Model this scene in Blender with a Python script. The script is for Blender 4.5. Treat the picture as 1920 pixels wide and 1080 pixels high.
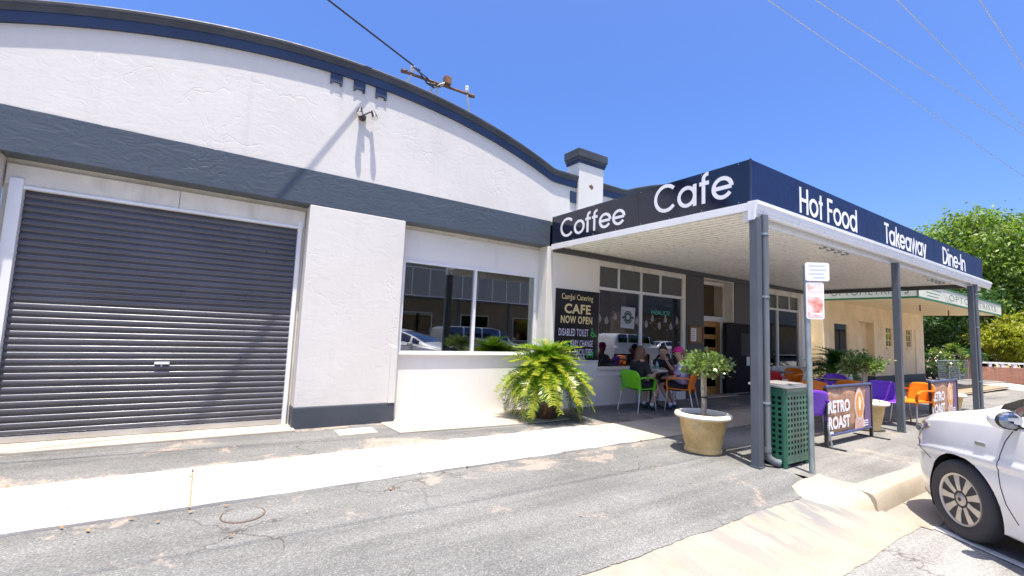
import bpy, bmesh, math, random
import numpy as np
from mathutils import Vector, Matrix

for o in list(bpy.data.objects):
    bpy.data.objects.remove(o)
scn = bpy.context.scene
col = scn.collection
R_ = math.radians
PI = math.pi

# ------------------------------------------------------------------ camera
CAM_H = 1.456
YAW, PITCH, ROLL = 0.588996, 0.093987, 0.041405
def cam_axes():
    cy, sy = math.cos(YAW), math.sin(YAW)
    w = Vector((sy * math.cos(PITCH), cy * math.cos(PITCH), math.sin(PITCH)))
    r0 = Vector((cy, -sy, 0)); u0 = r0.cross(w)
    r = math.cos(ROLL) * r0 + math.sin(ROLL) * u0
    return r, r.cross(w), w
cr, cu, cw = cam_axes()
cam_d = bpy.data.cameras.new('camera')
cam = bpy.data.objects.new('camera', cam_d); col.objects.link(cam)
m = Matrix((cr, cu, -cw)).transposed().to_4x4(); m.translation = (0, 0, CAM_H)
cam.matrix_world = m
cam_d.sensor_width = 36; cam_d.lens = 16.0
cam_d.clip_start = 0.05; cam_d.clip_end = 6000
scn.camera = cam

# ------------------------------------------------------------------ sky, sun, exposure
SUN_DIR = Vector((0.09, 0.185, -1.0)).normalized()          # the way the light travels
world = bpy.data.worlds.new('World'); scn.world = world; world.use_nodes = True
wn = world.node_tree
bgn = wn.nodes['Background']
skt = wn.nodes.new('ShaderNodeTexSky'); skt.sky_type = 'NISHITA'; skt.sun_disc = False
skt.sun_elevation = math.asin(-SUN_DIR.z)
skt.sun_rotation = math.atan2(-SUN_DIR.x, -SUN_DIR.y) % (2 * PI)
skt.air_density = 1.0; skt.dust_density = 3.2; skt.ozone_density = 7.0
hsv = wn.nodes.new('ShaderNodeHueSaturation'); hsv.inputs['Saturation'].default_value = 1.24; hsv.inputs['Hue'].default_value = 0.512
wn.links.new(skt.outputs[0], hsv.inputs['Color']); wn.links.new(hsv.outputs[0], bgn.inputs[0])
bgn.inputs[1].default_value = 0.14
sun_d = bpy.data.lights.new('sun', 'SUN'); sun_d.energy = 5.0; sun_d.angle = R_(0.5)
sun_d.color = (1.0, 0.93, 0.82)
sun = bpy.data.objects.new('sun', sun_d); col.objects.link(sun)
sun.rotation_euler = SUN_DIR.to_track_quat('-Z', 'Y').to_euler()
sun.location = (0, 0, 40)
scn.view_settings.view_transform = 'Standard'
scn.view_settings.look = 'None'
scn.view_settings.gamma = 1
scn.view_settings.use_curve_mapping = False
scn.view_settings.exposure = 0.96

# ------------------------------------------------------------------ helpers
def tag(o, label=None, cat=None, group=None, kind=None):
    if label: o['label'] = label
    if cat: o['category'] = cat
    if group: o['group'] = group
    if kind: o['kind'] = kind
    return o

def thing(name, label, cat, loc=(0, 0, 0), rz=0, group=None):
    o = bpy.data.objects.new(name, None); col.objects.link(o)
    o.location = loc; o.rotation_euler = (0, 0, rz)
    o.empty_display_size = 0.1
    return tag(o, label, cat, group)

def children(o):
    return [c for c in bpy.data.objects if c.parent == o]

def copy_tree(o, parent=None):
    kids = children(o)
    c = o.copy(); col.objects.link(c)
    if parent: c.parent = parent
    for k in kids: copy_tree(k, c)
    return c

def org(o):
    v = Vector((0, 0, 0))
    while o:
        v += o.location; o = o.parent
    return v

class MB:
    """collects faces, builds ONE mesh object"""
    def __init__(s): s.v = []; s.f = []
    def add(s, vs, fs):
        n = len(s.v); s.v += [tuple(p) for p in vs]; s.f += [tuple(n + i for i in f) for f in fs]; return s
    def box(s, x0, x1, y0, y1, z0, z1):
        return s.add([(x0,y0,z0),(x1,y0,z0),(x1,y1,z0),(x0,y1,z0),(x0,y0,z1),(x1,y0,z1),(x1,y1,z1),(x0,y1,z1)],
                     [(0,3,2,1),(4,5,6,7),(0,1,5,4),(1,2,6,5),(2,3,7,6),(3,0,4,7)])
    def quad(s, a, b, c, d): return s.add([a, b, c, d], [(0, 1, 2, 3)])
    def prism(s, pts, d):
        """closed polygon pts (3D) extruded by vector d"""
        n = len(pts); d = Vector(d)
        vs = [Vector(p) for p in pts] + [Vector(p) + d for p in pts]
        fs = [tuple(range(n))[::-1], tuple(range(n, 2 * n))] + [(i, (i + 1) % n, n + (i + 1) % n, n + i) for i in range(n)]
        return s.add(vs, fs)
    def tube(s, pts, r, n=10, cap=True):
        pts = [Vector(p) for p in pts]
        rr = r if isinstance(r, (list, tuple)) else [r] * len(pts)
        rings = []
        up = Vector((0, 0, 1))
        t0 = (pts[1] - pts[0]).normalized()
        a = t0.cross(up)
        if a.length < 1e-3: a = t0.cross(Vector((1, 0, 0)))
        a.normalize()
        vs = []
        for i, p in enumerate(pts):
            if i == 0: t = pts[1] - pts[0]
            elif i == len(pts) - 1: t = pts[-1] - pts[-2]
            else: t = (pts[i + 1] - pts[i]).normalized() + (pts[i] - pts[i - 1]).normalized()
            t.normalize()
            a = (a - t * a.dot(t)).normalized(); b = t.cross(a)
            for k in range(n):
                an = 2 * PI * k / n
                vs.append(p + (a * math.cos(an) + b * math.sin(an)) * rr[i])
        fs = []
        for i in range(len(pts) - 1):
            for k in range(n):
                k2 = (k + 1) % n
                fs.append((i * n + k, i * n + k2, (i + 1) * n + k2, (i + 1) * n + k))
        if cap:
            fs.append(tuple(range(n))[::-1]); fs.append(tuple((len(pts) - 1) * n + k for k in range(n)))
        return s.add(vs, fs)
    def lathe(s, prof, c=(0, 0, 0), n=24, axis='z', closed=False):
        vs = []; fs = []
        for r, z in prof:
            for k in range(n):
                an = 2 * PI * k / n
                x, y = r * math.cos(an), r * math.sin(an)
                p = (x, y, z) if axis == 'z' else (x, z, y)
                vs.append((p[0] + c[0], p[1] + c[1], p[2] + c[2]))
        m_ = len(prof)
        for i in range(m_ - 1 + (1 if closed else 0)):
            j = (i + 1) % m_
            for k in range(n):
                k2 = (k + 1) % n
                fs.append((i * n + k, i * n + k2, j * n + k2, j * n + k))
        if not closed:
            if prof[0][0] > 1e-4: fs.append(tuple(range(n))[::-1])
            if prof[-1][0] > 1e-4: fs.append(tuple((m_ - 1) * n + k for k in range(n)))
        return s.add(vs, fs)
    def grid(s, rows):
        nr, nc = len(rows), len(rows[0])
        return s.add([p for r in rows for p in r],
                     [(i*nc+j, i*nc+j+1, (i+1)*nc+j+1, (i+1)*nc+j) for i in range(nr-1) for j in range(nc-1)])
    def ball(s, c, rx, ry, rz, n=14, m_=9):
        prof = []
        vs = []; fs = []
        for i in range(m_ + 1):
            th = PI * i / m_
            for k in range(n):
                an = 2 * PI * k / n
                vs.append((c[0] + rx * math.sin(th) * math.cos(an), c[1] + ry * math.sin(th) * math.sin(an), c[2] + rz * math.cos(th)))
        for i in range(m_):
            for k in range(n):
                k2 = (k + 1) % n
                fs.append((i*n+k, (i+1)*n+k, (i+1)*n+k2, i*n+k2))
        return s.add(vs, fs)
    def xf(s, M):
        s.v = [tuple(M @ Vector(p)) for p in s.v]; return s
    def mesh(s, name):
        me = bpy.data.meshes.new(name); me.from_pydata(s.v, [], s.f); return me
    def build(s, name, mat, parent=None, local=False, smooth=False, bevel=0, seg=2, solid=0, label=None, sub=0, fix=True):
        me = s.mesh(name)
        bm = bmesh.new(); bm.from_mesh(me)
        if fix:
            bmesh.ops.remove_doubles(bm, verts=bm.verts, dist=1e-5)
            bmesh.ops.recalc_face_normals(bm, faces=bm.faces)
        if bevel:
            ed = [e for e in bm.edges if len(e.link_faces) == 2 and e.calc_face_angle(0) > 0.6]
            bmesh.ops.bevel(bm, geom=ed, offset=bevel, segments=seg, profile=0.6, affect='EDGES', clamp_overlap=True)
        bm.to_mesh(me); bm.free()
        if parent is not None and not local:
            me.transform(Matrix.Translation(-org(parent)))
        if smooth:
            me.polygons.foreach_set('use_smooth', [True] * len(me.polygons))
            if smooth != 'all':
                try: me.set_sharp_from_angle(angle=R_(40))
                except Exception: pass
        me.materials.append(mat)
        o = bpy.data.objects.new(name, me); col.objects.link(o)
        if parent is not None: o.parent = parent
        if solid:
            md = o.modifiers.new('solid', 'SOLIDIFY'); md.thickness = solid; md.offset = 0
        if sub:
            md = o.modifiers.new('sub', 'SUBSURF'); md.levels = sub; md.render_levels = sub
        if label: o['label'] = label
        return o

def box(name, mat, parent, x0, x1, y0, y1, z0, z1, bevel=0, label=None, local=False):
    return MB().box(x0, x1, y0, y1, z0, z1).build(name, mat, parent, bevel=bevel, label=label, local=local)

# ------------------------------------------------------------------ materials
MATS = {}
def nodes_of(name):
    mt = bpy.data.materials.new(name); mt.use_nodes = True
    nt = mt.node_tree; b = nt.nodes['Principled BSDF']
    return mt, nt, b
def N(nt, t, **kw):
    n = nt.nodes.new(t)
    for k, v in kw.items():
        if k in n.inputs.keys() if hasattr(n.inputs, 'keys') else False: n.inputs[k].default_value = v
        else: setattr(n, k, v)
    return n
def noise(nt, vec, scale, detail=4, rough=0.55, dist=0.0):
    n = nt.nodes.new('ShaderNodeTexNoise'); n.inputs['Scale'].default_value = scale
    n.inputs['Detail'].default_value = detail; n.inputs['Roughness'].default_value = rough
    n.inputs['Distortion'].default_value = dist
    if vec is not None: nt.links.new(vec, n.inputs['Vector'])
    return n.outputs['Fac']
def ramp(nt, fac, stops):
    r = nt.nodes.new('ShaderNodeValToRGB'); e = r.color_ramp.elements
    while len(e) < len(stops): e.new(0.5)
    for i, (p, c) in enumerate(stops):
        e[i].position = p; e[i].color = (c, c, c, 1) if not isinstance(c, (tuple, list)) else (c[0], c[1], c[2], 1)
    nt.links.new(fac, r.inputs[0]); return r.outputs[0]
def mixc(nt, fac, a, b, mode='MIX'):
    mx = nt.nodes.new('ShaderNodeMix'); mx.data_type = 'RGBA'; mx.blend_type = mode
    for sock, val in ((mx.inputs[0], fac), (mx.inputs[6], a), (mx.inputs[7], b)):
        if hasattr(val, 'is_linked') or hasattr(val, 'links'): nt.links.new(val, sock)
        elif isinstance(val, (int, float)): sock.default_value = val
        else: sock.default_value = (val[0], val[1], val[2], 1)
    return mx.outputs[2]
def math_(nt, op, a, b=None):
    mn = nt.nodes.new('ShaderNodeMath'); mn.operation = op
    for i, val in enumerate((a, b)):
        if val is None: continue
        if isinstance(val, (int, float)): mn.inputs[i].default_value = val
        else: nt.links.new(val, mn.inputs[i])
    return mn.outputs[0]
def coord(nt, kind='Object', scale=None):
    t = nt.nodes.new('ShaderNodeTexCoord').outputs[kind]
    if scale:
        mp = nt.nodes.new('ShaderNodeMapping'); mp.inputs['Scale'].default_value = scale
        nt.links.new(t, mp.inputs[0]); return mp.outputs[0]
    return t
def geopos(nt, scale=None):
    t = nt.nodes.new('ShaderNodeNewGeometry').outputs['Position']
    if scale:
        mp = nt.nodes.new('ShaderNodeMapping'); mp.inputs['Scale'].default_value = scale
        nt.links.new(t, mp.inputs[0]); return mp.outputs[0]
    return t
def bump(nt, b, height, strength, dist, prev=None):
    bn = nt.nodes.new('ShaderNodeBump'); bn.inputs['Strength'].default_value = strength
    bn.inputs['Distance'].default_value = dist
    nt.links.new(height, bn.inputs['Height'])
    if prev is not None: nt.links.new(prev, bn.inputs['Normal'])
    nt.links.new(bn.outputs[0], b.inputs['Normal']); return bn.outputs[0]
def pm(name, c, rough=0.55, metal=0.0, var=0.12, vs=3.0, bs=0.0, bsc=80.0, bd=0.002, spec=0.5, coat=0.0, grime=0.0, emit=0):
    """plain painted / plastic / metal surface with soft wear"""
    if name in MATS: return MATS[name]
    mt, nt, b = nodes_of(name)
    p = geopos(nt)
    n1 = noise(nt, p, vs, 5)
    lo = tuple(x * (1 - var) for x in c); hi = tuple(min(1, x * (1 + var)) for x in c)
    cc = ramp(nt, n1, [(0.3, lo), (0.7, hi)])
    if grime:
        g = noise(nt, geopos(nt, (1.6, 1.6, 0.5)), 2.2, 6, 0.65)
        cc = mixc(nt, math_(nt, 'MULTIPLY', ramp(nt, g, [(0.5, 0.0), (0.75, 1.0)]), grime), cc, (0.16, 0.12, 0.08))
    nt.links.new(cc, b.inputs['Base Color'])
    rn = ramp(nt, noise(nt, p, vs * 4, 3), [(0.3, max(0, rough - 0.07)), (0.7, min(1, rough + 0.07))])
    nt.links.new(rn, b.inputs['Roughness'])
    b.inputs['Metallic'].default_value = metal
    b.inputs['Specular IOR Level'].default_value = spec
    if coat:
        b.inputs['Coat Weight'].default_value = coat; b.inputs['Coat Roughness'].default_value = 0.06
    if bs: bump(nt, b, noise(nt, p, bsc, 4), bs, bd)
    if emit:
        b.inputs['Emission Color'].default_value = (c[0], c[1], c[2], 1); b.inputs['Emission Strength'].default_value = emit
    MATS[name] = mt; return mt

def render_paint(name, c, relief=1.0, crack=0.0, rough=0.6):
    """trowelled render under masonry paint"""
    mt, nt, b = nodes_of(name)
    p = geopos(nt)
    big = noise(nt, p, 1.1, 5, 0.6)
    trow = noise(nt, geopos(nt, (1.0, 1.0, 1.9)), 5.0, 6, 0.62, 1.2)
    fine = noise(nt, p, 70, 5, 0.6)
    cc = ramp(nt, big, [(0.25, tuple(x * 0.94 for x in c)), (0.75, tuple(min(1, x * 1.05) for x in c))])
    st = ramp(nt, noise(nt, geopos(nt, (3.0, 3.0, 0.25)), 2.0, 5), [(0.58, 0.0), (0.8, 1.0)])
    cc = mixc(nt, math_(nt, 'MULTIPLY', st, 0.16), cc, tuple(x * 0.55 for x in c))
    nt.links.new(cc, b.inputs['Base Color'])
    b.inputs['Roughness'].default_value = rough
    b1 = nt.nodes.new('ShaderNodeBump'); b1.inputs['Strength'].default_value = 0.55 * relief; b1.inputs['Distance'].default_value = 0.012
    nt.links.new(trow, b1.inputs['Height'])
    b2 = nt.nodes.new('ShaderNodeBump'); b2.inputs['Strength'].default_value = 0.3 * relief; b2.inputs['Distance'].default_value = 0.0015
    nt.links.new(fine, b2.inputs['Height']); nt.links.new(b1.outputs[0], b2.inputs['Normal'])
    last = b2
    if crack:
        vo = nt.nodes.new('ShaderNodeTexVoronoi'); vo.feature = 'DISTANCE_TO_EDGE'; vo.inputs['Scale'].default_value = 1.3
        wv = nt.nodes.new('ShaderNodeVectorMath'); wv.operation = 'ADD'
        nz = nt.nodes.new('ShaderNodeTexNoise'); nz.inputs['Scale'].default_value = 3.0
        nt.links.new(p, nz.inputs['Vector']); nt.links.new(p, wv.inputs[0]); nt.links.new(nz.outputs['Color'], wv.inputs[1])
        nt.links.new(wv.outputs[0], vo.inputs['Vector'])
        ck = ramp(nt, vo.outputs['Distance'], [(0.0, 0.0), (0.02, 1.0)])
        gate = ramp(nt, noise(nt, p, 0.9, 2), [(0.5, 1.0), (0.62, 0.0)])
        hh = math_(nt, 'MAXIMUM', ck, gate)
        b3 = nt.nodes.new('ShaderNodeBump'); b3.inputs['Strength'].default_value = crack; b3.inputs['Distance'].default_value = 0.004
        nt.links.new(hh, b3.inputs['Height']); nt.links.new(b2.outputs[0], b3.inputs['Normal']); last = b3
    nt.links.new(last.outputs[0], b.inputs['Normal'])
    return mt

def asphalt(name, base, dust, dust_amt, seed):
    mt, nt, b = nodes_of(name)
    p = geopos(nt)
    vo = nt.nodes.new('ShaderNodeTexVoronoi'); vo.inputs['Scale'].default_value = 120
    nt.links.new(p, vo.inputs['Vector'])
    sep = nt.nodes.new('ShaderNodeSeparateColor'); nt.links.new(vo.outputs['Color'], sep.inputs[0])
    stone = ramp(nt, sep.outputs[0], [(0.0, tuple(x * 0.72 for x in base)), (0.5, base), (0.9, tuple(x * 1.22 for x in base)), (1.0, tuple(x * 1.6 for x in base))])
    big = noise(nt, p, 0.7, 6, 0.6)
    c1 = mixc(nt, 1.0, stone, ramp(nt, big, [(0.25, 0.78), (0.75, 1.22)]), 'MULTIPLY')
    # wheel streaks along the street
    stv = ramp(nt, noise(nt, geopos(nt, (0.25, 2.4, 1)), 1.6, 4), [(0.35, 0.82), (0.6, 1.08)])
    c1 = mixc(nt, 1.0, c1, stv, 'MULTIPLY')
    sh = nt.nodes.new('ShaderNodeMapping'); sh.inputs['Location'].default_value = (seed, seed * 1.7, 0); nt.links.new(p, sh.inputs[0])
    d1 = noise(nt, sh.outputs[0], 1.05, 8, 0.68, 0.6)
    sy_ = nt.nodes.new('ShaderNodeSeparateXYZ'); nt.links.new(p, sy_.inputs[0])
    # dust gathers along the joints with the concrete path and the wall
    for yy_, wd in ((4.28, 0.30), (5.50, 0.22), (6.80, 0.20)):
        near = nt.nodes.new('ShaderNodeMapRange'); near.inputs[1].default_value = wd; near.inputs[2].default_value = 0.0; near.inputs[3].default_value = 0.0; near.inputs[4].default_value = 0.085
        nt.links.new(math_(nt, 'ABSOLUTE', math_(nt, 'SUBTRACT', sy_.outputs[1], yy_)), near.inputs[0])
        d1 = math_(nt, 'ADD', d1, near.outputs[0])
    d1 = math_(nt, 'ADD', d1, math_(nt, 'MULTIPLY', math_(nt, 'SUBTRACT', noise(nt, p, 28, 4, .7), 0.5), 0.22))
    dm = ramp(nt, d1, [(0.585 - dust_amt, 0.0), (0.66 - dust_amt * 0.6, 0.9)])
    grit = ramp(nt, noise(nt, p, 160, 3), [(0.35, 0.35), (0.65, 1.0)])
    dm = math_(nt, 'MULTIPLY', dm, grit)
    dcol = ramp(nt, noise(nt, p, 40, 4), [(0.3, tuple(x * 0.7 for x in dust)), (0.7, tuple(min(1, x * 1.25) for x in dust))])
    c2 = mixc(nt, dm, c1, dcol)
    # cracks
    wv = nt.nodes.new('ShaderNodeVectorMath'); wv.operation = 'ADD'
    nz = nt.nodes.new('ShaderNodeTexNoise'); nz.inputs['Scale'].default_value = 2.0; nz.inputs['Detail'].default_value = 6
    nt.links.new(sh.outputs[0], nz.inputs['Vector']); nt.links.new(sh.outputs[0], wv.inputs[0]); nt.links.new(nz.outputs['Color'], wv.inputs[1])
    vc = nt.nodes.new('ShaderNodeTexVoronoi'); vc.feature = 'DISTANCE_TO_EDGE'; vc.inputs['Scale'].default_value = 0.85
    nt.links.new(wv.outputs[0], vc.inputs['Vector'])
    ck = ramp(nt, vc.outputs['Distance'], [(0.0, 1.0), (0.012, 0.0)])
    gate = ramp(nt, noise(nt, sh.outputs[0], 0.8, 3), [(0.52, 0.0), (0.6, 1.0)])
    ckm = math_(nt, 'MULTIPLY', ck, gate)
    c3 = mixc(nt, math_(nt, 'MULTIPLY', ckm, 0.75), c2, (0.05, 0.035, 0.025))
    nt.links.new(c3, b.inputs['Base Color'])
    b.inputs['Roughness'].default_value = 0.9; b.inputs['Specular IOR Level'].default_value = 0.25
    h = math_(nt, 'SUBTRACT', vo.outputs['Distance'], math_(nt, 'MULTIPLY', ckm, 1.5))
    bn = bump(nt, b, h, 0.35, 0.003)
    bump(nt, b, noise(nt, p, 6, 5), 0.35, 0.012, bn)
    return mt

def concrete(name, c, stain=0.2, smear=0.0, seed=0.0):
    mt, nt, b = nodes_of(name)
    p = geopos(nt)
    n1 = noise(nt, p, 1.3, 7, 0.62)
    cc = ramp(nt, n1, [(0.25, tuple(x * 0.86 for x in c)), (0.75, tuple(min(1, x * 1.1) for x in c))])
    sp = ramp(nt, noise(nt, p, 130, 3), [(0.3, 0.86), (0.6, 1.05)])
    cc = mixc(nt, 1.0, cc, sp, 'MULTIPLY')
    sh = nt.nodes.new('ShaderNodeMapping'); sh.inputs['Location'].default_value = (seed, seed, 0); nt.links.new(p, sh.inputs[0])
    stn = ramp(nt, noise(nt, sh.outputs[0], 2.1, 8, 0.7, 0.8), [(0.5, 0.0), (0.75, 1.0)])
    cc = mixc(nt, math_(nt, 'MULTIPLY', stn, stain), cc, (c[0] * 0.62, c[1] * 0.5, c[2] * 0.38))
    if smear:
        # bitumen dragged down the crossing
        mp = nt.nodes.new('ShaderNodeMapping'); mp.inputs['Rotation'].default_value = (0, 0, R_(-28)); mp.inputs['Scale'].default_value = (4.2, 0.75, 1)
        nt.links.new(p, mp.inputs[0])
        s1 = ramp(nt, noise(nt, mp.outputs[0], 1.25, 7, 0.62, 0.5), [(0.48, 0.0), (0.53, 1.0)])
        gy = nt.nodes.new('ShaderNodeSeparateXYZ'); nt.links.new(p, gy.inputs[0])
        fade = nt.nodes.new('ShaderNodeMapRange'); fade.inputs[1].default_value = 1.62; fade.inputs[2].default_value = 1.98
        nt.links.new(gy.outputs[1], fade.inputs[0])
        fx = nt.nodes.new('ShaderNodeMapRange'); fx.inputs[1].default_value = 2.0; fx.inputs[2].default_value = 4.4
        nt.links.new(gy.outputs[0], fx.inputs[0])
        fm = math_(nt, 'MULTIPLY', math_(nt, 'MULTIPLY', s1, fade.outputs[0]), math_(nt, 'MULTIPLY', fx.outputs[0], smear))
        cc = mixc(nt, fm, cc, (0.19, 0.19, 0.185))
    nt.links.new(cc, b.inputs['Base Color'])
    b.inputs['Roughness'].default_value = 0.85; b.inputs['Specular IOR Level'].default_value = 0.3
    bn = bump(nt, b, noise(nt, p, 110, 4), 0.35, 0.002)
    bump(nt, b, noise(nt, p, 5, 5), 0.3, 0.008, bn)
    return mt

def glass(name, tint=(0.82, 0.86, 0.86), boost=0.10):
    mt, nt, b = nodes_of(name)
    nt.nodes.remove(b)
    out = nt.nodes['Material Output']
    tr = nt.nodes.new('ShaderNodeBsdfTransparent'); tr.inputs[0].default_value = (*tint, 1)
    gl = nt.nodes.new('ShaderNodeBsdfGlossy'); gl.inputs['Roughness'].default_value = 0.0; gl.inputs[0].default_value = (0.95, 0.97, 1, 1)
    fr = nt.nodes.new('ShaderNodeFresnel'); fr.inputs[0].default_value = 1.55
    f2 = math_(nt, 'ADD', math_(nt, 'MULTIPLY', fr.outputs[0], 1.4), boost)
    # old panes are a little uneven
    bn = nt.nodes.new('ShaderNodeBump'); bn.inputs['Strength'].default_value = 0.05; bn.inputs['Distance'].default_value = 0.004
    nt.links.new(noise(nt, geopos(nt), 1.6, 1), bn.inputs['Height']); nt.links.new(bn.outputs[0], gl.inputs['Normal'])
    mx = nt.nodes.new('ShaderNodeMixShader')
    nt.links.new(f2, mx.inputs[0]); nt.links.new(tr.outputs[0], mx.inputs[1]); nt.links.new(gl.outputs[0], mx.inputs[2])
    nt.links.new(mx.outputs[0], out.inputs[0])
    return mt

def leafmat(name, c, var=0.45, trans=0.35, sc=2.0, rough=0.45, tip=None):
    mt, nt, b = nodes_of(name)
    out = nt.nodes['Material Output']
    p = geopos(nt)
    n1 = noise(nt, p, sc, 3)
    n2 = noise(nt, p, sc * 14, 2)
    cc = ramp(nt, n1, [(0.3, tuple(x * (1 - var) for x in c)), (0.7, tuple(x * (1 + var) for x in c))])
    cc = mixc(nt, 1.0, cc, ramp(nt, n2, [(0.3, 0.7), (0.7, 1.3)]), 'MULTIPLY')
    if tip: cc = mixc(nt, ramp(nt, noise(nt, p, sc * 5, 3), [(0.45, 0.0), (0.65, 0.8)]), cc, tip)
    nt.links.new(cc, b.inputs['Base Color']); b.inputs['Roughness'].default_value = rough
    tl = nt.nodes.new('ShaderNodeBsdfTranslucent'); nt.links.new(mixc(nt, 1.0, cc, (1.3, 1.5, 0.6), 'MULTIPLY'), tl.inputs[0])
    mx = nt.nodes.new('ShaderNodeMixShader'); mx.inputs[0].default_value = trans
    nt.links.new(b.outputs[0], mx.inputs[1]); nt.links.new(tl.outputs[0], mx.inputs[2]); nt.links.new(mx.outputs[0], out.inputs[0])
    return mt

def brickmat(name, c1, c2, mortar, scale=(1, 1, 1), bw=0.23, bh=0.076, relief=0.5):
    mt, nt, b = nodes_of(name)
    p = geopos(nt)
    sx = nt.nodes.new('ShaderNodeSeparateXYZ'); nt.links.new(p, sx.inputs[0])
    cx = nt.nodes.new('ShaderNodeCombineXYZ')
    nt.links.new(math_(nt, 'ADD', sx.outputs[0], sx.outputs[1]), cx.inputs[0]); nt.links.new(sx.outputs[2], cx.inputs[1])
    br = nt.nodes.new('ShaderNodeTexBrick'); br.inputs['Scale'].default_value = 1.0
    br.inputs['Brick Width'].default_value = bw; br.inputs['Row Height'].default_value = bh; br.inputs['Mortar Size'].default_value = 0.006
    br.inputs['Color1'].default_value = (*c1, 1); br.inputs['Color2'].default_value = (*c2, 1); br.inputs['Mortar'].default_value = (*mortar, 1)
    nt.links.new(cx.outputs[0], br.inputs['Vector'])
    cc = mixc(nt, 1.0, br.outputs['Color'], ramp(nt, noise(nt, p, 1.4, 5), [(0.3, 0.85), (0.7, 1.1)]), 'MULTIPLY')
    nt.links.new(cc, b.inputs['Base Color']); b.inputs['Roughness'].default_value = 0.75
    inv = math_(nt, 'SUBTRACT', 1.0, br.outputs['Fac'])
    bump(nt, b, inv, relief, 0.006)
    return mt

M = {}
M['wall'] = render_paint('white_render', (0.65, 0.62, 0.572), 0.42, 0.4)
M['panel'] = render_paint('white_sheet', (0.78, 0.745, 0.70), 0.12)
M['band'] = render_paint('charcoal_render', (0.062, 0.078, 0.098), 1.2, 0.6, 0.42)
M['plinth'] = render_paint('charcoal_plinth', (0.05, 0.06, 0.076), 0.6, 0, 0.5)
M['navy'] = pm('navy_paint', (0.016, 0.034, 0.085), 0.55, var=0.2)
M['mould'] = pm('grey_moulding', (0.05, 0.054, 0.062), 0.55, var=0.25, bs=0.3, bsc=30, bd=0.004)
M['greywall'] = render_paint('charcoal_wall', (0.064, 0.064, 0.066), 0.25, 0, 0.5)
M['cream'] = pm('cream_trim', (0.72, 0.67, 0.58), 0.6, grime=0.35, bs=0.2, bsc=40)
M['white'] = pm('white_gloss', (0.78, 0.78, 0.78), 0.35, var=0.05)
M['alu'] = pm('white_aluminium', (0.74, 0.74, 0.75), 0.35, var=0.05)
M['roller'] = pm('charcoal_steel', (0.075, 0.075, 0.09), 0.34, metal=0.0, var=0.2, vs=1.5, spec=.6, grime=.12, bs=.25, bsc=2.5, bd=.02)
M['silver'] = pm('silver_metal', (0.6, 0.6, 0.6), 0.32, metal=0.9)
M['post'] = pm('post_paint', (0.085, 0.10, 0.118), 0.45, var=0.12, grime=0.2)
M['pipe'] = pm('pipe_paint', (0.13, 0.145, 0.16), 0.42, var=0.1, grime=0.2)
M['sign_black'] = pm('sign_gloss', (0.010, 0.014, 0.030), 0.12, var=0.1, coat=0.4)
M['sign_sky_sheen'] = pm('sign_sky_sheen', (0.012, 0.026, 0.085), 0.5, var=0.12, spec=.2)  # navy of the fascia with the sky's reflection put into the colour
M['letter'] = pm('letter_white', (0.8, 0.8, 0.82), 0.5, var=0.03)
M['soffit'] = pm('soffit_steel', (0.88, 0.855, 0.79), 0.3, var=0.03)
M['gutter'] = pm('gutter_white', (0.78, 0.78, 0.78), 0.32, var=0.04)
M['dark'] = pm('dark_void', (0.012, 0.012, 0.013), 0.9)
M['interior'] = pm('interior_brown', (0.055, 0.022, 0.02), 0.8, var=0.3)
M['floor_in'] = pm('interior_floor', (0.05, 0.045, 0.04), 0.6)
M['glass'] = glass('window_glass')
M['carglass'] = glass('car_glass', (0.16, 0.19, 0.19), 0.12)
M['obscure'] = pm('obscure_glass', (0.085, 0.09, 0.085), 0.28, var=0.25, vs=30, bs=0.8, bsc=160, bd=0.003)
M['black'] = pm('black_plastic', (0.015, 0.015, 0.016), 0.45)
M['rubber'] = pm('tyre_rubber', (0.05, 0.047, 0.05), 0.75, var=0.2, bs=0.2, bsc=120)
def carpaint(name, c, metal=0.0):
    mt, nt, b = nodes_of(name); b.inputs['Base Color'].default_value = (*c, 1); b.inputs['Roughness'].default_value = 0.3; b.inputs['Metallic'].default_value = metal
    b.inputs['Coat Weight'].default_value = 1.0; b.inputs['Coat Roughness'].default_value = 0.03
    p = geopos(nt); sz = nt.nodes.new('ShaderNodeSeparateXYZ'); nt.links.new(p, sz.inputs[0])
    low = nt.nodes.new('ShaderNodeMapRange'); low.inputs[1].default_value = 0.35; low.inputs[2].default_value = -0.05; nt.links.new(sz.outputs[2], low.inputs[0])
    dm = math_(nt, 'MULTIPLY', math_(nt, 'MULTIPLY', low.outputs[0], noise(nt, p, 9, 5)), 0.5)      # road dust low on the flanks
    nt.links.new(mixc(nt, dm, c, (0.36, 0.30, 0.23)), b.inputs['Base Color']); return mt
M['carpaint'] = carpaint('white_car_paint', (0.80, 0.80, 0.81))
M['silverpaint'] = pm('silver_car_paint', (0.5, 0.51, 0.52), 0.3, metal=0.5, var=0.02, coat=1.0)
M['timber'] = pm('varnished_timber', (0.42, 0.22, 0.06), 0.4, var=0.3, vs=12)
M['paper'] = pm('paper', (0.78, 0.77, 0.74), 0.8, var=0.04)
M['rust'] = pm('rusty_steel', (0.16, 0.085, 0.05), 0.85, var=0.5, vs=18)
M['galv'] = pm('galvanised_steel', (0.32, 0.37, 0.38), 0.45, metal=0.6, var=0.2, vs=8)
M['asph'] = asphalt('old_asphalt', (0.155, 0.155, 0.148), (0.38, 0.30, 0.245), -0.008, 3.0)
M['asph2'] = asphalt('footpath_asphalt', (0.15, 0.149, 0.143), (0.40, 0.315, 0.25), 0.03, 11.0)
M['asph3'] = asphalt('kerbside_paving', (0.185, 0.18, 0.168), (0.38, 0.31, 0.23), 0.02, 21.0)
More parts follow.
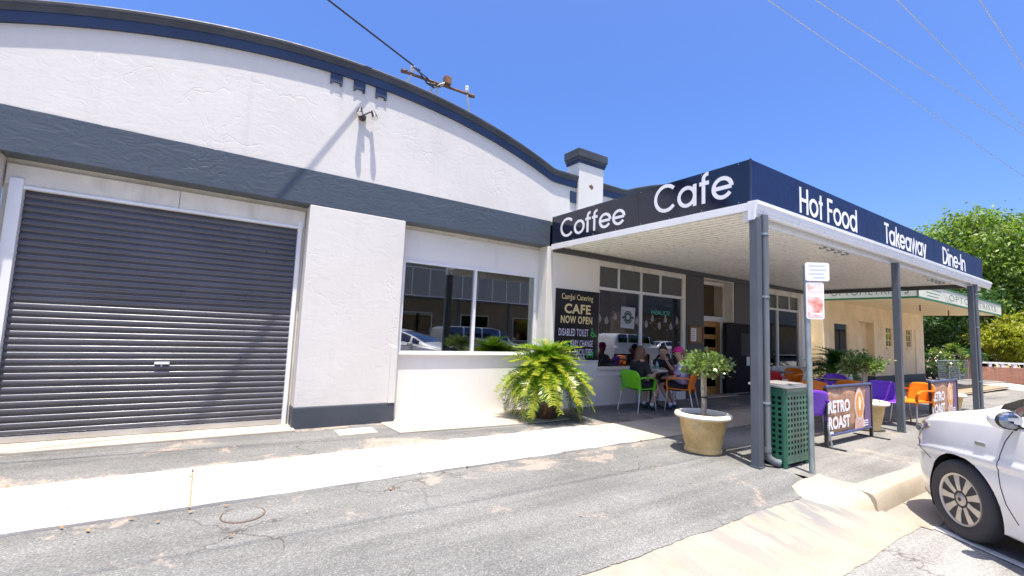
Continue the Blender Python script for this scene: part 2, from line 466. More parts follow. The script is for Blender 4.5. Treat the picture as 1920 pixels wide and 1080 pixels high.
M['road'] = asphalt('road_seal', (0.24, 0.235, 0.225), (0.42, 0.36, 0.28), -0.03, 31.0)
M['conc'] = concrete('path_concrete', (0.53, 0.50, 0.45), 0.3)
M['conc2'] = concrete('apron_concrete', (0.42, 0.37, 0.30), 0.4, seed=4)
M['conc3'] = concrete('crossing_concrete', (0.33, 0.28, 0.225), 0.4, smear=0.95, seed=9)
M['kerb'] = concrete('kerb_concrete', (0.40, 0.345, 0.265), 0.4, seed=14)
M['dirt'] = concrete('dry_ground', (0.30, 0.24, 0.16), 0.5, seed=2)
M['line'] = pm('road_paint', (0.62, 0.60, 0.56), 0.8, var=0.2, vs=14)
# ------------------------------------------------------------------ ground
YF = 6.865
rnd = random.Random(7)
def fall(x, y):
    return -0.012 * max(0.0, min(x, 40) - 10) * max(0.0, min(1.0, (6.5 - y) / 3.5))
def sheet(name, mat, xs, yz, jit=0.0, seed=1, lift=None):
    """ground sheet: xs along the street, yz = list of (y, z) rows; rough edges when jit"""
    r = random.Random(seed); rows = []
    for i, (y, z) in enumerate(yz):
        row = []
        for x in xs:
            j = jit * (1.1 * math.sin(x * 2.1 + seed) + .8 * math.sin(x * 5.3 + seed * 2) + .5 * math.sin(x * 13.7) + r.gauss(0, .45)) if (jit and i in (0, len(yz) - 1)) else 0
            if lift: z2 = z * (1 - max(0, min(1, (x - lift[0]) / (lift[1] - lift[0]))) * max(0, min(1, (y - 2.3) / .3)))
            else: z2 = z
            row.append((x, y + j, z2 + fall(x, y)))
        rows.append(row)
    o = MB().grid(rows).build(name, mat); tag(o, kind='structure'); return o
def rng(a, b, n): return [a + (b - a) * i / n for i in range(n + 1)]

MB().quad((-2500, -2500, -0.75), (2500, -2500, -0.75), (2500, 2500, -0.75), (-2500, 2500, -0.75)).build('ground', M['dirt'])['kind'] = 'structure'
sheet('road', M['road'], [-200, -30] + rng(-10, 30, 40) + [60, 120, 400], [(-30, -0.35), (-9, -0.34), (-4, -0.27), (0.2, -0.215), (1.56, -0.204)])
sheet('far_pavement', M['asph3'], [-60, 60, 120], [(-40, -0.22), (-13.0, -0.22)])
sheet('kerb_crossing', M['conc3'], rng(-14, -3, 30) + rng(-2.97, 5.7, 240), [(1.50, -0.2), (1.75, -0.165), (2.0, -0.115), (2.42, -0.07)], 0.007, 3)
sheet('gutter', M['conc3'], [5.69] + rng(5.9, 40, 30) + [90], [(1.42, -0.199), (1.66, -0.188), (1.86, -0.185)])
sheet('driveway_asphalt', M['asph'], [-30, -20] + rng(-12, -3, 30) + rng(-2.97, 5.62, 260), [(2.27, -0.0815), (2.6, -0.045), (3.2, -0.02), (4.0, -0.006), (4.36, -0.006)], 0.009, 5, (4.7, 5.6))
sheet('kerbside_footpath', M['asph3'], rng(5.62, 40, 40) + [60, 120], [(2.0, -0.004), (2.3, -0.002), (4.36, -0.004)], 0.012, 6)
sheet('wall_side_asphalt', M['asph2'], [-30] + rng(-12, 40, 104), [(5.44, -0.006), (6.2, 0.0), (7.6, 0.006)], 0.0, 8)
# concrete path of separate slabs
pth = thing('path', None, None); tag(pth, kind='structure')
js = [-1.86 - 1.89 * k for k in range(5)][::-1] + [0.03, 1.92, 3.81, 5.2, 6.6, 8.2, 9.8, 11.4, 13.0, 14.6, 16.2, 18.2, 20.2, 22.2, 24.2, 26.2, 28.2]
for a, b_ in zip(js[:-1], js[1:]):
    y1 = 5.46 if a < 5 else 5.40
    nn_ = 14; lo = [(a + .006 + (b_ - a - .012) * i / nn_, 4.37 + rnd.gauss(0, .006) + .008 * math.sin(a * 3 + i), -.05) for i in range(nn_ + 1)]; hi_ = [(a + .006 + (b_ - a - .012) * i / nn_, y1 + rnd.gauss(0, .004), -.05) for i in range(nn_ + 1)][::-1]
    MB().prism(lo + hi_, (0, 0, 0.064 + rnd.uniform(-.002, .002) + fall(a, 4.9))).build('slab', M['conc'] if a < 5 else M['conc2'], pth, bevel=0.004, seg=1)
box('joint_bed', M['dirt'], pth, -9.4, 28.2, 4.39, 5.38, -0.06, -0.005)
# apron before the shop window
ap = MB().prism([(2.30, 6.8, 0.0), (2.52, 7.16, 0.0), (5.36, 7.16, 0.0), (5.3, 5.98, 0), (4.3, 5.95, 0), (2.34, 6.10, 0.0)][::-1], (0, 0, 0.012)).build('shop_apron', M['conc2']); tag(ap, kind='structure')
sl = MB().prism([(-2.1, 6.70, -.02), (1.12, 6.72, -.02), (1.12, 7.3, -.02), (-2.1, 7.3, -.02)], (0, 0, 0.05)).build('door_sill_slab', M['conc2'], bevel=0.01); tag(sl, kind='structure')
lid = thing('pit_lid', 'pale rectangular concrete service pit lid set in asphalt beside the plinth', 'pit lid', (1.84, 6.43, 0.0))
MB().prism([(1.62, 6.30, .0), (2.05, 6.29, .0), (2.06, 6.57, .0), (1.63, 6.58, .0)], (0, 0, 0.016)).build('cover', M['conc'], lid, bevel=0.004)
MB().prism([(1.58, 6.26, .0), (2.09, 6.25, .0), (2.10, 6.61, .0), (1.59, 6.62, .0)], (0, 0, 0.009)).build('frame', M['conc2'], lid)
mh = thing('manhole_cover', 'round asphalt filled manhole cover in the driveway by the concrete path', 'manhole', (0.365, 4.06, -0.006))
MB().lathe([(0.0, 0.012), (0.135, 0.012), (0.142, 0.006)], (0.365, 4.06, -0.008), 32).build('cover', M['asph'], mh)
MB().lathe([(0.1435, -0.002), (0.1435, 0.008), (0.150, 0.008), (0.152, -0.002)], (0.365, 4.06, -0.008), 32).build('rim', pm('lid_rim', (.12,.075,.05), .8, var=.4), mh)
# kerb with its return
kb = MB()
def kerb_sec(p, q, h):       # p front foot, q back top, cross section points
    p, q = Vector(p), Vector(q)
    t = (q - p); L = t.length; t.normalize()
    pts = [p + Vector((0, 0, -0.2)), p + t * 0.015 + Vector((0, 0, -0.2 + h * 0.72)), p + t * 0.045 + Vector((0, 0, -0.2 + h * 0.94)), p + t * 0.09 + Vector((0, 0, -0.2 + h)), q + Vector((0, 0, -0.2 + h)), q + Vector((0, 0, -0.25))]
    return pts
secs = []
for x in [5.61, 5.68, 5.9, 6.2, 6.6] + rng(7, 40, 24): secs.append(kerb_sec((x, 1.80 + rnd.uniform(-.006, .006), 0), (x, 2.04 + rnd.uniform(-.025, .025), 0), 0.205 + fall(x, 1.8)))
kb.grid(secs); kb.add(secs[0], [(0, 1, 2, 3, 4, 5)])
Bt = [(5.66, 1.79, -.21), (5.40, 1.86, -.205), (5.17, 1.98, -.18), (5.08, 2.14, -.13), (5.10, 2.30, -.085), (5.24, 2.44, -.06)]
Tp = [(5.70, 1.88, .006), (5.66, 1.93, .006), (5.60, 2.03, .006), (5.57, 2.14, .006), (5.58, 2.28, .006), (5.64, 2.40, .002)]
rws = [[Vector(b_).lerp(Vector(t_), k) + Vector((0, 0, .055 * math.sin(PI * k) * (1 - .1 * i))) for i, (b_, t_) in enumerate(zip(Bt, Tp))] for k in rng(0, 1, 6)]
rws.append([Vector(t_) + Vector((.22, .03, 0)) for t_ in Tp])
kb.grid(rws)
ko = kb.build('kerb', M['kerb'], smooth=True); tag(ko, kind='structure')
# parking bay line beside the car
def line_(p, q, w, name):
    p, q = Vector((*p, -0.199)), Vector((*q, -0.199)); d = (q - p).normalized(); s_ = Vector((-d.y, d.x, 0)) * w / 2
    o = MB().prism([p - s_, q - s_, q + s_, p + s_], (0, 0, 0.004)).build(name, M['line']); tag(o, kind='structure')
line_((5.80, 1.44), (3.55, -2.4), 0.085, 'bay_line')
# fallen leaves, gum nuts and bits of gravel along the path edges
def litter(name, mat, n, xr, yr, s0, s1, seed, label, cat):
    r = random.Random(seed); mb = MB()
    for _ in range(n):
        x, y = r.uniform(*xr), r.uniform(*yr)
        if r.random() < 0.5: y = r.choice([4.33, 5.5, 6.75]) + r.gauss(0, 0.05)
        z = 0.013 if 4.4 < y < 5.42 else (0.008 if y > 3.4 else -0.03)
        s = r.uniform(s0, s1); a = r.uniform(0, 2 * PI); u = Vector((math.cos(a), math.sin(a), 0)) * s; v = Vector((-math.sin(a), math.cos(a), 0)) * s * r.uniform(.3, .8)
        c = Vector((x, y, z + 0.001)); h = Vector((0, 0, s * r.uniform(.15, .5)))
        mb.add([c - u, c - v + h * .3, c + u + h, c + v * .8 + h * .5, c + h * 0.2 + Vector((0, 0, -.002))], [(0, 1, 4), (1, 2, 4), (2, 3, 4), (3, 0, 4)])
    o = mb.build(name, mat, fix=False); tag(o, label, cat, kind='stuff')
litter('leaf_litter', pm('dry_leaf', (0.30, 0.17, 0.07), 0.8, var=0.4), 110, (-2.5, 5.2), (2.6, 6.7), 0.008, 0.028, 4, 'dry leaves and grit scattered on asphalt by the path', 'leaf litter')
litter('gravel', pm('gravel_bits', (0.42, 0.36, 0.28), 0.9, var=0.4), 420, (-2.6, 5.2), (2.4, 6.75), 0.004, 0.011, 9, 'loose pale gravel strewn over the asphalt driveway', 'gravel')
# ------------------------------------------------------------------ cafe building
RZ0, RR0 = -5.21, 10.60            # arch circle (centre height, radius)
def arch_z(x, xc):
    d = abs(x - xc)
    if d > 3.86: d = 3.86
    return RZ0 + math.sqrt(RR0 * RR0 - d * d)
cafe = thing('cafe_building', 'white rendered shop with arched charcoal parapets, roller door and cafe front', 'building', (1.6, YF, 0))
UP = YF + 0.018
def strip_wall(name, x0, x1, xc, zb, y0, y1, mat):
    xs = rng(x0, x1, 48); mb = MB()
    f0 = [(x, y0, zb) for x in xs]; f1 = [(x, y0, arch_z(x, xc) - 0.03) for x in xs]
    b0 = [(x, y1, zb) for x in xs]; b1 = [(x, y1, arch_z(x, xc) - 0.03) for x in xs]
    mb.grid([f0, f1]); mb.grid([f1, b1]); mb.grid([b1, b0]); mb.grid([b0, f0])
    for k in (0, -1): mb.add([f0[k], f1[k], b1[k], b0[k]], [(0, 1, 2, 3)])
    return mb.build(name, mat, cafe)
strip_wall('gable_wall', -3.1, 6.08, 1.6, 3.621, UP, UP + 0.26, M['wall'])
strip_wall('gable_wall', 6.76, 15.9, 11.33, 3.13, UP, UP + 0.26, M['wall'])
box('gable_wall', M['wall'], cafe, -4.6, -3.1, UP, UP + 0.26, 3.62, 4.5)
box('band', M['band'], cafe, -4.6, 5.43, YF, YF + 0.28, 3.125, 3.62, bevel=0.006)
# piers of the ground floor
for nm, x0, x1, z0, z1, mt in (('pier', -4.6, -1.95, 0.29, 3.125, 'wall'), ('pier', 1.10, 2.51, 0.29, 3.125, 'wall'), ('pier', 5.38, 5.52, 0.0, 3.125, 'wall'),
                               ('wall_panel', 5.52, 6.77, 0.0, 3.02, 'panel'), ('pier', 9.74, 10.46, 0.0, 3.02, 'greywall'), ('pier', 11.86, 12.75, 0.0, 3.02, 'greywall'), ('pier', 15.66, 15.95, 0.0, 3.13, 'panel')):
    box(nm, M[mt], cafe, x0, x1, YF + (0.006 if mt == 'panel' else 0), YF + 0.28, z0, z1, bevel=0.012 if mt == 'wall' else 0)
for x0, x1 in ((-4.6, -1.94), (1.09, 2.515)):
    box('plinth', M['plinth'], cafe, x0, x1, YF - 0.008, YF + 0.28, -0.02, 0.29, bevel=0.012)
box('beam', M['greywall'], cafe, 5.53, 15.95, YF - 0.05, YF + 0.28, 3.021, 3.12)
box('wall_panel', M['panel'], cafe, 6.771, 9.739, YF + 0.01, YF + 0.2, 0.0, 0.74)
box('wall_panel', M['panel'], cafe, 12.751, 15.659, YF + 0.01, YF + 0.2, 0.0, 0.68)
box('skirting', M['panel'], cafe, 6.775, 9.735, YF - 0.004, YF + 0.0098, 0.60, 0.63)
# little conduit chase on the pier beside the shop window
box('conduit_cover', M['wall'], cafe, 2.40, 2.505, YF - 0.018, YF - 0.0005, 0.291, 1.14, bevel=0.004)
# cornice moulding swept along each arch: profile (out of wall, down from the top)
def sweep(name, xs, xc, prof, mat):
    rows = []
    for x in xs:
        z = arch_z(x, xc); rows.append([(x, UP - o_, z - d_) for o_, d_ in prof])
    mb = MB().grid(rows)
    for k in (0, -1): mb.add(rows[k], [tuple(range(len(prof)))])
    return mb.build(name, mat, cafe)
top_prof = [(-0.27, 0.0), (0.082, 0.0), (0.088, 0.012), (0.086, 0.040), (0.074, 0.048), (0.074, 0.068), (0.060, 0.078), (0.054, 0.10), (0.05, 0.118), (0.0, 0.118), (-0.27, 0.118)]
low_prof = [(0.0, 0.1185), (0.042, 0.1185), (0.042, 0.245), (0.0, 0.245)]
xsA = rng(-2.95, 6.07, 70); xsB = rng(6.765, 15.9, 60)
for xs, xc in ((xsA, 1.6), (xsB, 11.33)):
    c_ = sweep('cornice', xs, xc, top_prof, M['mould']); sweep('cornice_fascia', xs, xc, low_prof, M['navy'])
for x in (1.31, 1.645, 1.98):
    z = arch_z(x, 1.6) - 0.2455
    MB().prism([(x - .085, UP - .03, z), (x + .085, UP - .03, z), (x + .085, UP - .03, z - .165), (x + .055, UP - .03, z - .165), (x + .05, UP - .03, z - .13), (x - .05, UP - .03, z - .13), (x - .055, UP - .03, z - .165), (x - .085, UP - .03, z - .165)][::-1], (0, 0.0295, 0)).build('dentil', M['navy'], cafe)
for x, s_ in ((5.78, 1), (7.12, -1)):
    box('cornice_stop', M['navy'], cafe, x + .14, x + .29, UP - .031, UP, 4.10, 4.33)
# parapet pier with cap
box('parapet_pier', M['wall'], cafe, 6.07, 6.76, YF - 0.07, YF + 0.30, 3.13, 4.95, bevel=0.012)
cap = box('pier_cap', M['mould'], cafe, 6.0, 6.83, YF - 0.125, YF + 0.34, 5.06, 5.23, bevel=0.015)
box('cap_step', M['mould'], cap, 6.025, 6.805, YF - 0.105, YF + 0.325, 5.005, 5.0595)
box('cap_neck', M['navy'], cap, 6.045, 6.785, YF - 0.088, YF + 0.315, 4.951, 5.0045)
MB().tube([(6.5, YF + .15, 5.2), (6.57, YF + .15, 5.30), (6.68, YF + .15, 5.33)], 0.02, 8).build('vent_pipe', M['cream'], cap)
sc_ = MB(); r = random.Random(3)
pts = [(6.42 + .07 * math.cos(a) * r.uniform(.6, 1.1), YF - .0715, 4.50 + .055 * math.sin(a) * r.uniform(.6, 1.1)) for a in rng(0, 2 * PI, 11)[:-1]]
sc_.prism(pts, (0, .0012, 0)).build('broken_render', M['rust'], cafe)
# roller door opening
box('soffit_board', M['cream'], cafe, -1.95, 1.10, YF + 0.281, 7.42, 3.06, 3.125)
hd = box('header_board', M['cream'], cafe, -1.93, -0.40, 7.10, 7.16, 2.83, 3.058, bevel=0.004)
box('header_board', M['cream'], cafe, -0.395, 1.08, 7.098, 7.16, 2.83, 3.058, bevel=0.004)
box('header_rail', M['white'], cafe, -1.82, 1.06, 7.085, 7.16, 2.795, 2.829, bevel=0.004)
box('jamb', M['cream'], cafe, -1.95, -1.895, YF + 0.281, 7.42, 0.03, 3.058)
box('jamb', M['cream'], cafe, 1.055, 1.10, YF + 0.281, 7.42, 0.03, 3.058)
box('door_post', M['white'], cafe, -1.893, -1.78, 7.075, 7.22, 0.03, 2.90, bevel=0.006)
box('door_post', M['white'], cafe, 1.0, 1.053, 7.09, 7.22, 0.03, 2.90, bevel=0.006)
rd = thing('roller_door_tmp', None, None); bpy.data.objects.remove(rd)
zz = []; z = 0.10
pitch = 0.0765
prof = []
while z < 2.80:
    for t, d in ((0, 0.0), (0.12, 0.0), (0.18, 0.014), (0.30, 0.021), (0.52, 0.0225), (0.72, 0.0205), (0.83, 0.016), (0.885, 0.009), (0.90, 0.0)):
        prof.append((z + t * pitch, 7.172 - d))
    z += pitch
xs = rng(-1.785, 1.005, 6)
rdoor = MB().grid([[(x, y, zz_) for x in xs] for zz_, y in prof]).build('roller_door', M['roller'], cafe, smooth=True, label='charcoal ribbed steel roller door')
box('bottom_rail', M['silver'], rdoor, -1.785, 1.005, 7.145, 7.185, 0.035, 0.105, bevel=0.004)
box('weather_strip', M['black'], rdoor, -1.785, 1.005, 7.155, 7.178, 0.018, 0.0345)
hb = box('handle', M['white'], rdoor, -0.47, -0.32, 7.136, 7.152, 0.865, 0.895, bevel=0.003)
box('lock', M['silver'], rdoor, -0.405, -0.388, 7.141, 7.152, 0.84, 0.857, bevel=0.002)
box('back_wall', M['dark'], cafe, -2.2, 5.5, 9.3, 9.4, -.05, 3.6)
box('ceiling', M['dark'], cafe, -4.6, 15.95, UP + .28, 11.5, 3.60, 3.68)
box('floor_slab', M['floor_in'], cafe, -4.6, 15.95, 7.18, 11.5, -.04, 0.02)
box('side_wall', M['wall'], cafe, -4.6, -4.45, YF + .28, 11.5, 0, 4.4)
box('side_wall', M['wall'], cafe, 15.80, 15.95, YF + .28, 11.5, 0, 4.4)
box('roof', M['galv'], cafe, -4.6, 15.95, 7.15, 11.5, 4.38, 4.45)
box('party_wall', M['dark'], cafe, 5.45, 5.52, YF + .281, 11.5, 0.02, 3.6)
# shop window in its shallow recess
box('recess_soffit', M['cream'], cafe, 2.51, 5.38, YF + .281, 7.30, 3.06, 3.125)
box('wall_panel', M['panel'], cafe, 2.515, 5.378, 7.13, 7.24, 2.555, 3.058)
box('wall_panel', M['panel'], cafe, 2.515, 5.378, 7.13, 7.24, 0.0, 1.02)
box('wall_panel', M['panel'], cafe, 5.33, 5.378, 7.131, 7.24, 1.021, 2.554)
box('wall_panel', M['panel'], cafe, 2.515, 2.60, 7.131, 7.24, 1.021, 2.554)
def window(x0, x1, z0, z1, y, bars, fw=0.045, name='window'):
    """aluminium window: frame with sub-part panes; bars = x of the mullions"""
    f = MB()
    f.box(x0, x1, y - .03, y + .05, z0, z0 + fw); f.box(x0, x1, y - .03, y + .05, z1 - fw, z1)
    f.box(x0, x0 + fw, y - .03, y + .05, z0 + fw, z1 - fw); f.box(x1 - fw, x1, y - .03, y + .05, z0 + fw, z1 - fw)
    fo = f.build(name, M['alu'], cafe, bevel=0.003, seg=1)
    ed = [x0 + fw] + list(bars) + [x1 - fw]
    for b_ in bars: box('mullion', M['alu'], fo, b_ - .024, b_ + .024, y - .032, y + .05, z0 + fw, z1 - fw, bevel=0.003)
    for i in range(len(ed) - 1):
        a = ed[i] + (0 if i == 0 else .0245); c = ed[i + 1] - (0 if i == len(ed) - 2 else .0245)
        MB().box(a, c, y + .008, y + .013, z0 + fw, z1 - fw).build('pane', M['glass'], fo)
    return fo
w1 = window(2.60, 5.33, 1.02, 2.555, 7.14, [3.965])
box('sill', M['alu'], w1, 2.52, 5.37, 7.085, 7.1295, 1.0, 1.028, bevel=0.004)
# cafe shop windows: tall panes under a row of obscure fanlights
def cafe_window(x0, x1, zs, zt, ztr, bars_low, bars_up, fr):
    y = YF + 0.05
    fo = MB().box(x0, x1, y - .035, y + .06, zs, zs + .05).box(x0, x1, y - .035, y + .06, zt - fr, zt).box(x0, x0 + .04, y - .034, y + .06, zs + .05, zt - fr).box(x1 - fr, x1, y - .034, y + .06, zs + .05, zt - fr).build('window', M['cream'], cafe, bevel=0.004, seg=1)
    box('transom', M['alu'], fo, x0 + .04, x1 - fr, y - .03, y + .05, ztr - .03, ztr + .03, bevel=.003)
    def row(name, bars, za, zb_, mat, w):
        ed = [x0 + .04] + bars + [x1 - fr]
        for b_ in bars: box('mullion', M['alu'], fo, b_ - w, b_ + w, y - .031, y + .05, za, zb_, bevel=.003)
        for i in range(len(ed) - 1):
            MB().box(ed[i] + (w if i else 0), ed[i + 1] - (w if i < len(ed) - 2 else 0), y + .01, y + .015, za, zb_).build('pane', mat, fo)
    row('pane', bars_low, zs + .05, ztr - .03, M['glass'], .03)
    row('pane', bars_up, ztr + .03, zt - fr, M['obscure'], .018)
    box('sill', M['cream'], fo, x0, x1, y - .09, y - .0355, zs - .01, zs + .035, bevel=.004)
    return fo
cw1 = cafe_window(6.771, 9.739, 0.741, 3.019, 2.43, [8.13], [7.40, 8.13, 8.80], .12)
cw2 = cafe_window(12.751, 15.659, 0.681, 3.019, 2.43, [14.22], [13.5, 14.22, 14.95], .16)
# interior of the cafe
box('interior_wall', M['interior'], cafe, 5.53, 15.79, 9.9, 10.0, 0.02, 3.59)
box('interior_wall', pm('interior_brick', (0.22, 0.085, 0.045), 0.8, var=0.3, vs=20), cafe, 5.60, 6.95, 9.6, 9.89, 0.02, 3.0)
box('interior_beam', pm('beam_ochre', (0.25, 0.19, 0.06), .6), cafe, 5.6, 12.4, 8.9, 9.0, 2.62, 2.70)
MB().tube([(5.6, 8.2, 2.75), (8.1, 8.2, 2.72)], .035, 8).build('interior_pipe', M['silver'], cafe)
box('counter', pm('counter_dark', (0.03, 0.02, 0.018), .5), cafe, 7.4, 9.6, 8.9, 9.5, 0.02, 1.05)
for x in (9.75, 10.35): MB().ball((x, 8.8, 2.55), .035, .035, .03).build('downlight', pm('downlight_glow', (1, .9, .75), .5, emit=12), cafe)
# entry: recess with security grille above the door
ey = YF + 0.265
box('entry_reveal', M['cream'], cafe, 11.805, 11.859, YF + .02, 7.6, 1.93, 3.019)
box('entry_head', M['cream'], cafe, 10.461, 11.80, YF + .02, 7.6, 2.99, 3.019)
gl = box('grille_frame', M['cream'], cafe, 10.461, 11.80, ey, ey + .05, 2.90, 2.989)
box('grille_rail', M['white'], cafe, 10.461, 11.80, ey - .01, ey + .06, 1.93, 2.06)
box('grille_stile', M['cream'], cafe, 10.461, 10.52, ey, ey + .05, 2.06, 2.90)
box('grille_stile', M['cream'], cafe, 11.74, 11.80, ey, ey + .05, 2.06, 2.90)
mesh_ = MB()
gm = pm('brass_mesh', (0.55, 0.42, 0.2), .5, metal=.3)
for s_ in (1, -1):
    for k in range(-10, 24):
        x = 10.52 + k * .10
        a = Vector((x, ey + .02 + .004 * s_, 2.06)); e = Vector((x + .84 * s_, ey + .02 + .004 * s_, 2.90))
        t0, t1 = 0.0, 1.0
        d = e - a
        for lim, sg in ((10.52, 1), (11.74, -1)):
            va = (a.x - lim) * sg; vb = (e.x - lim) * sg
            if va < 0 and vb < 0: t0 = 2; break
            if va < 0: t0 = max(t0, va / (va - vb))
            if vb < 0: t1 = min(t1, va / (va - vb))
        if t0 < t1 - .01: mesh_.tube([a + d * t0, a + d * t1], .0035, 4)
mesh_.build('security_mesh', gm, cafe)
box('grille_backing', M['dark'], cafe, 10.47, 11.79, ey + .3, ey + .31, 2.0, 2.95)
# timber framed inner door with glass lights, and the dark outer door standing open
dr = MB().box(10.62, 10.76, 7.10, 7.15, 0.03, 1.92).box(11.40, 11.55, 7.10, 7.15, 0.03, 1.92).build('entry_door', M['timber'], cafe, label='varnished timber entry door with ladder lights')
for z0, z1 in ((0.03, .22), (.44, .56), (.78, .90), (1.12, 1.24), (1.46, 1.58), (1.78, 1.92)):
    box('rail', M['timber'], dr, 10.761, 11.399, 7.105, 7.145, z0, z1)
box('light', M['glass'], dr, 10.761, 11.399, 7.123, 7.127, .22, 1.78)
box('door_frame', M['white'], cafe, 11.551, 11.61, 7.06, 7.18, .03, 1.929)
od = MB().box(11.36, 12.60, YF - .06, YF - .015, 0.07, 1.90).build('outer_door', pm('dark_door', (0.014, 0.014, 0.018), .7, spec=.15), cafe, bevel=.004, label='dark flush door folded back against the wall')
box('door_panel', pm('door_panel_grey', (0.035, 0.035, 0.042), .5, spec=.2), od, 12.05, 12.5, YF - .066, YF - .0605, 1.05, 1.65)
box('notice', M['paper'], od, 12.32, 12.47, YF - .068, YF - .0665, .78, 1.02)
box('door_track', M['silver'], od, 11.36, 12.60, YF - .065, YF - .01, 0.045, 0.0695)
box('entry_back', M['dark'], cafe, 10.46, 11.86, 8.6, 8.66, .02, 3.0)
box('threshold', M['conc2'], cafe, 10.462, 11.858, 6.75, 7.4, -.01, 0.025, bevel=.006)
# ------------------------------------------------------------------ lettering
def arc(cx, cy, r, a0, a1, n=22): return [(cx + r * math.cos(R_(a0 + (a1 - a0) * i / n)), cy + r * math.sin(R_(a0 + (a1 - a0) * i / n))) for i in range(n + 1)]
GL = {
 'o': (.78, [arc(.39, .365, .30, 0, 360, 36)]), 'C': (.97, [arc(.52, .5, .435, 42, 318, 40)]),
 'a': (.84, [arc(.39, .365, .30, 0, 360, 36), [(.69, 0), (.69, .73)]]), 'e': (.79, [[(.09, .365), (.69, .365)], arc(.39, .365, .30, 2, 325, 36)]),
 'f': (.43, [[(.17, 0), (.17, .80)] + arc(.32, .80, .15, 180, 80, 10), [(.02, .66), (.36, .66)]]), 'H': (.78, [[(.10, 0), (.10, 1)], [(.64, 0), (.64, 1)], [(.10, .52), (.64, .52)]]),
 't': (.40, [[(.20, 0), (.20, .98)], [(.04, .66), (.36, .66)]]), 'F': (.56, [[(.10, 0), (.10, 1)], [(.10, .935), (.50, .935)], [(.10, .52), (.46, .52)]]),
 'd': (.86, [arc(.39, .365, .30, 0, 360, 36), [(.69, 0), (.69, 1)]]), 'T': (.58, [[(.02, .935), (.56, .935)], [(.29, 0), (.29, .93)]]),
 'k': (.53, [[(.10, 0), (.10, 1)], [(.12, .30), (.47, .70)], [(.24, .42), (.50, .0)]]), 'w': (.86, [[(.04, .72), (.23, .03), (.43, .68), (.63, .03), (.82, .72)]]),
 'y': (.56, [[(.04, .72), (.29, .06)], [(.53, .72), (.18, -.27)]]), 'D': (.80, [[(.10, 0), (.10, 1)], [(.10, .935), (.26, .935)] + arc(.28, .5, .435, 90, -90, 24) + [(.10, .065)]]),
 'i': (.22, [[(.10, 0), (.10, .72)], [(.10, .87), (.10, 1.0)]]), 'n': (.68, [[(.10, 0), (.10, .72)], [(.11, .40)] + arc(.335, .42, .235, 170, 0, 16) + [(.57, 0)]]),
 '-': (.38, [[(.05, .36), (.33, .36)]]), 'I': (.22, [[(.10, 0), (.10, 1)]]), ' ': (.34, []),
}
def ribbon(mb, pts, w, P, lift, th):
    """flat stroke of width w; P maps (u, v, d) to space"""
    pts = [Vector((p[0], p[1])) for p in pts]; n = len(pts)
    closed = (pts[0] - pts[-1]).length < 1e-6
    L, Rr = [], []
    for i in range(n):
        if closed and i in (0, n - 1): d0 = pts[-1] - pts[-2]; d1 = pts[1] - pts[0]
        else: d0 = pts[i] - pts[max(0, i - 1)]; d1 = pts[min(n - 1, i + 1)] - pts[i]
        if d0.length < 1e-9: d0 = d1
        if d1.length < 1e-9: d1 = d0
        d0 = d0.normalized(); d1 = d1.normalized(); t = (d0 + d1).normalized()
        nn = Vector((-t.y, t.x)); sc = 1 / max(.45, nn.dot(Vector((-d0.y, d0.x))))
        L.append(pts[i] + nn * w / 2 * sc); Rr.append(pts[i] - nn * w / 2 * sc)
    mb.grid([[P(p.x, p.y, lift) for p in L], [P(p.x, p.y, lift) for p in Rr]])
    mb.grid([[P(p.x, p.y, lift - th) for p in L], [P(p.x, p.y, lift) for p in L]])
    mb.grid([[P(p.x, p.y, lift) for p in Rr], [P(p.x, p.y, lift - th) for p in Rr]])
    for k in (0, -1):
        mb.add([P(*L[k], lift - th), P(*L[k], lift), P(*Rr[k], lift), P(*Rr[k], lift - th)], [(0, 1, 2, 3)])
def sign_text(txt, size, xs, w, origin, ux, un, mat, parent, name='lettering'):
    origin, ux, un = Vector(origin), Vector(ux), Vector(un); up = Vector((0, 0, 1))
    x = 0.0
    for ch in txt:
        adv, strokes = GL[ch]
        if strokes:
            mb = MB(); lift = .005
            for st in strokes:
                ribbon(mb, st, w, lambda u, v, d, x=x: origin + ux * ((x + u) * size * xs) + up * (v * size) + un * d, lift, lift - .0008)
                lift += .0006
            mb.build('letter', mat, parent, fix=False)
        x += adv
    return x * size * xs
def text_mesh(txt, size, bold=0.0, xs=1.0, shear=0.0, spacing=1.0, depth=0.0):
    cu_ = bpy.data.curves.new('t', 'FONT'); cu_.body = txt; cu_.size = size; cu_.offset = bold; cu_.shear = shear; cu_.space_character = spacing
    cu_.extrude = depth; cu_.resolution_u = 3
    o = bpy.data.objects.new('t', cu_); col.objects.link(o)
    dg = bpy.context.evaluated_depsgraph_get()
    me = bpy.data.meshes.new_from_object(o.evaluated_get(dg))
    vs = [(v.co.x * xs, v.co.y, v.co.z) for v in me.vertices]; fs = [tuple(p.vertices) for p in me.polygons]
    bpy.data.objects.remove(o); bpy.data.curves.remove(cu_); bpy.data.meshes.remove(me)
    return vs, fs
def flat_text(txt, size, origin, ux, un, mat, parent, bold=0.0, width=None, lift=.002, name='lettering', local=False, center=False, shear=0, uz=(0, 0, 1), spacing=1.0):
    vs, fs = text_mesh(txt, size, bold, shear=shear, spacing=spacing)
    if not vs: return None
    w = max(v[0] for v in vs) - min(v[0] for v in vs); x0 = min(v[0] for v in vs)
    k = width / w if width else 1.0
    off = -w * k / 2 if center else 0
    o_, ux, un, uz = Vector(origin), Vector(ux), Vector(un), Vector(uz)
    pts = [o_ + ux * ((v[0] - x0) * k + off) + uz * v[1] + un * lift for v in vs]
    return MB().add(pts, fs).build(name, mat, parent, fix=False, local=local)

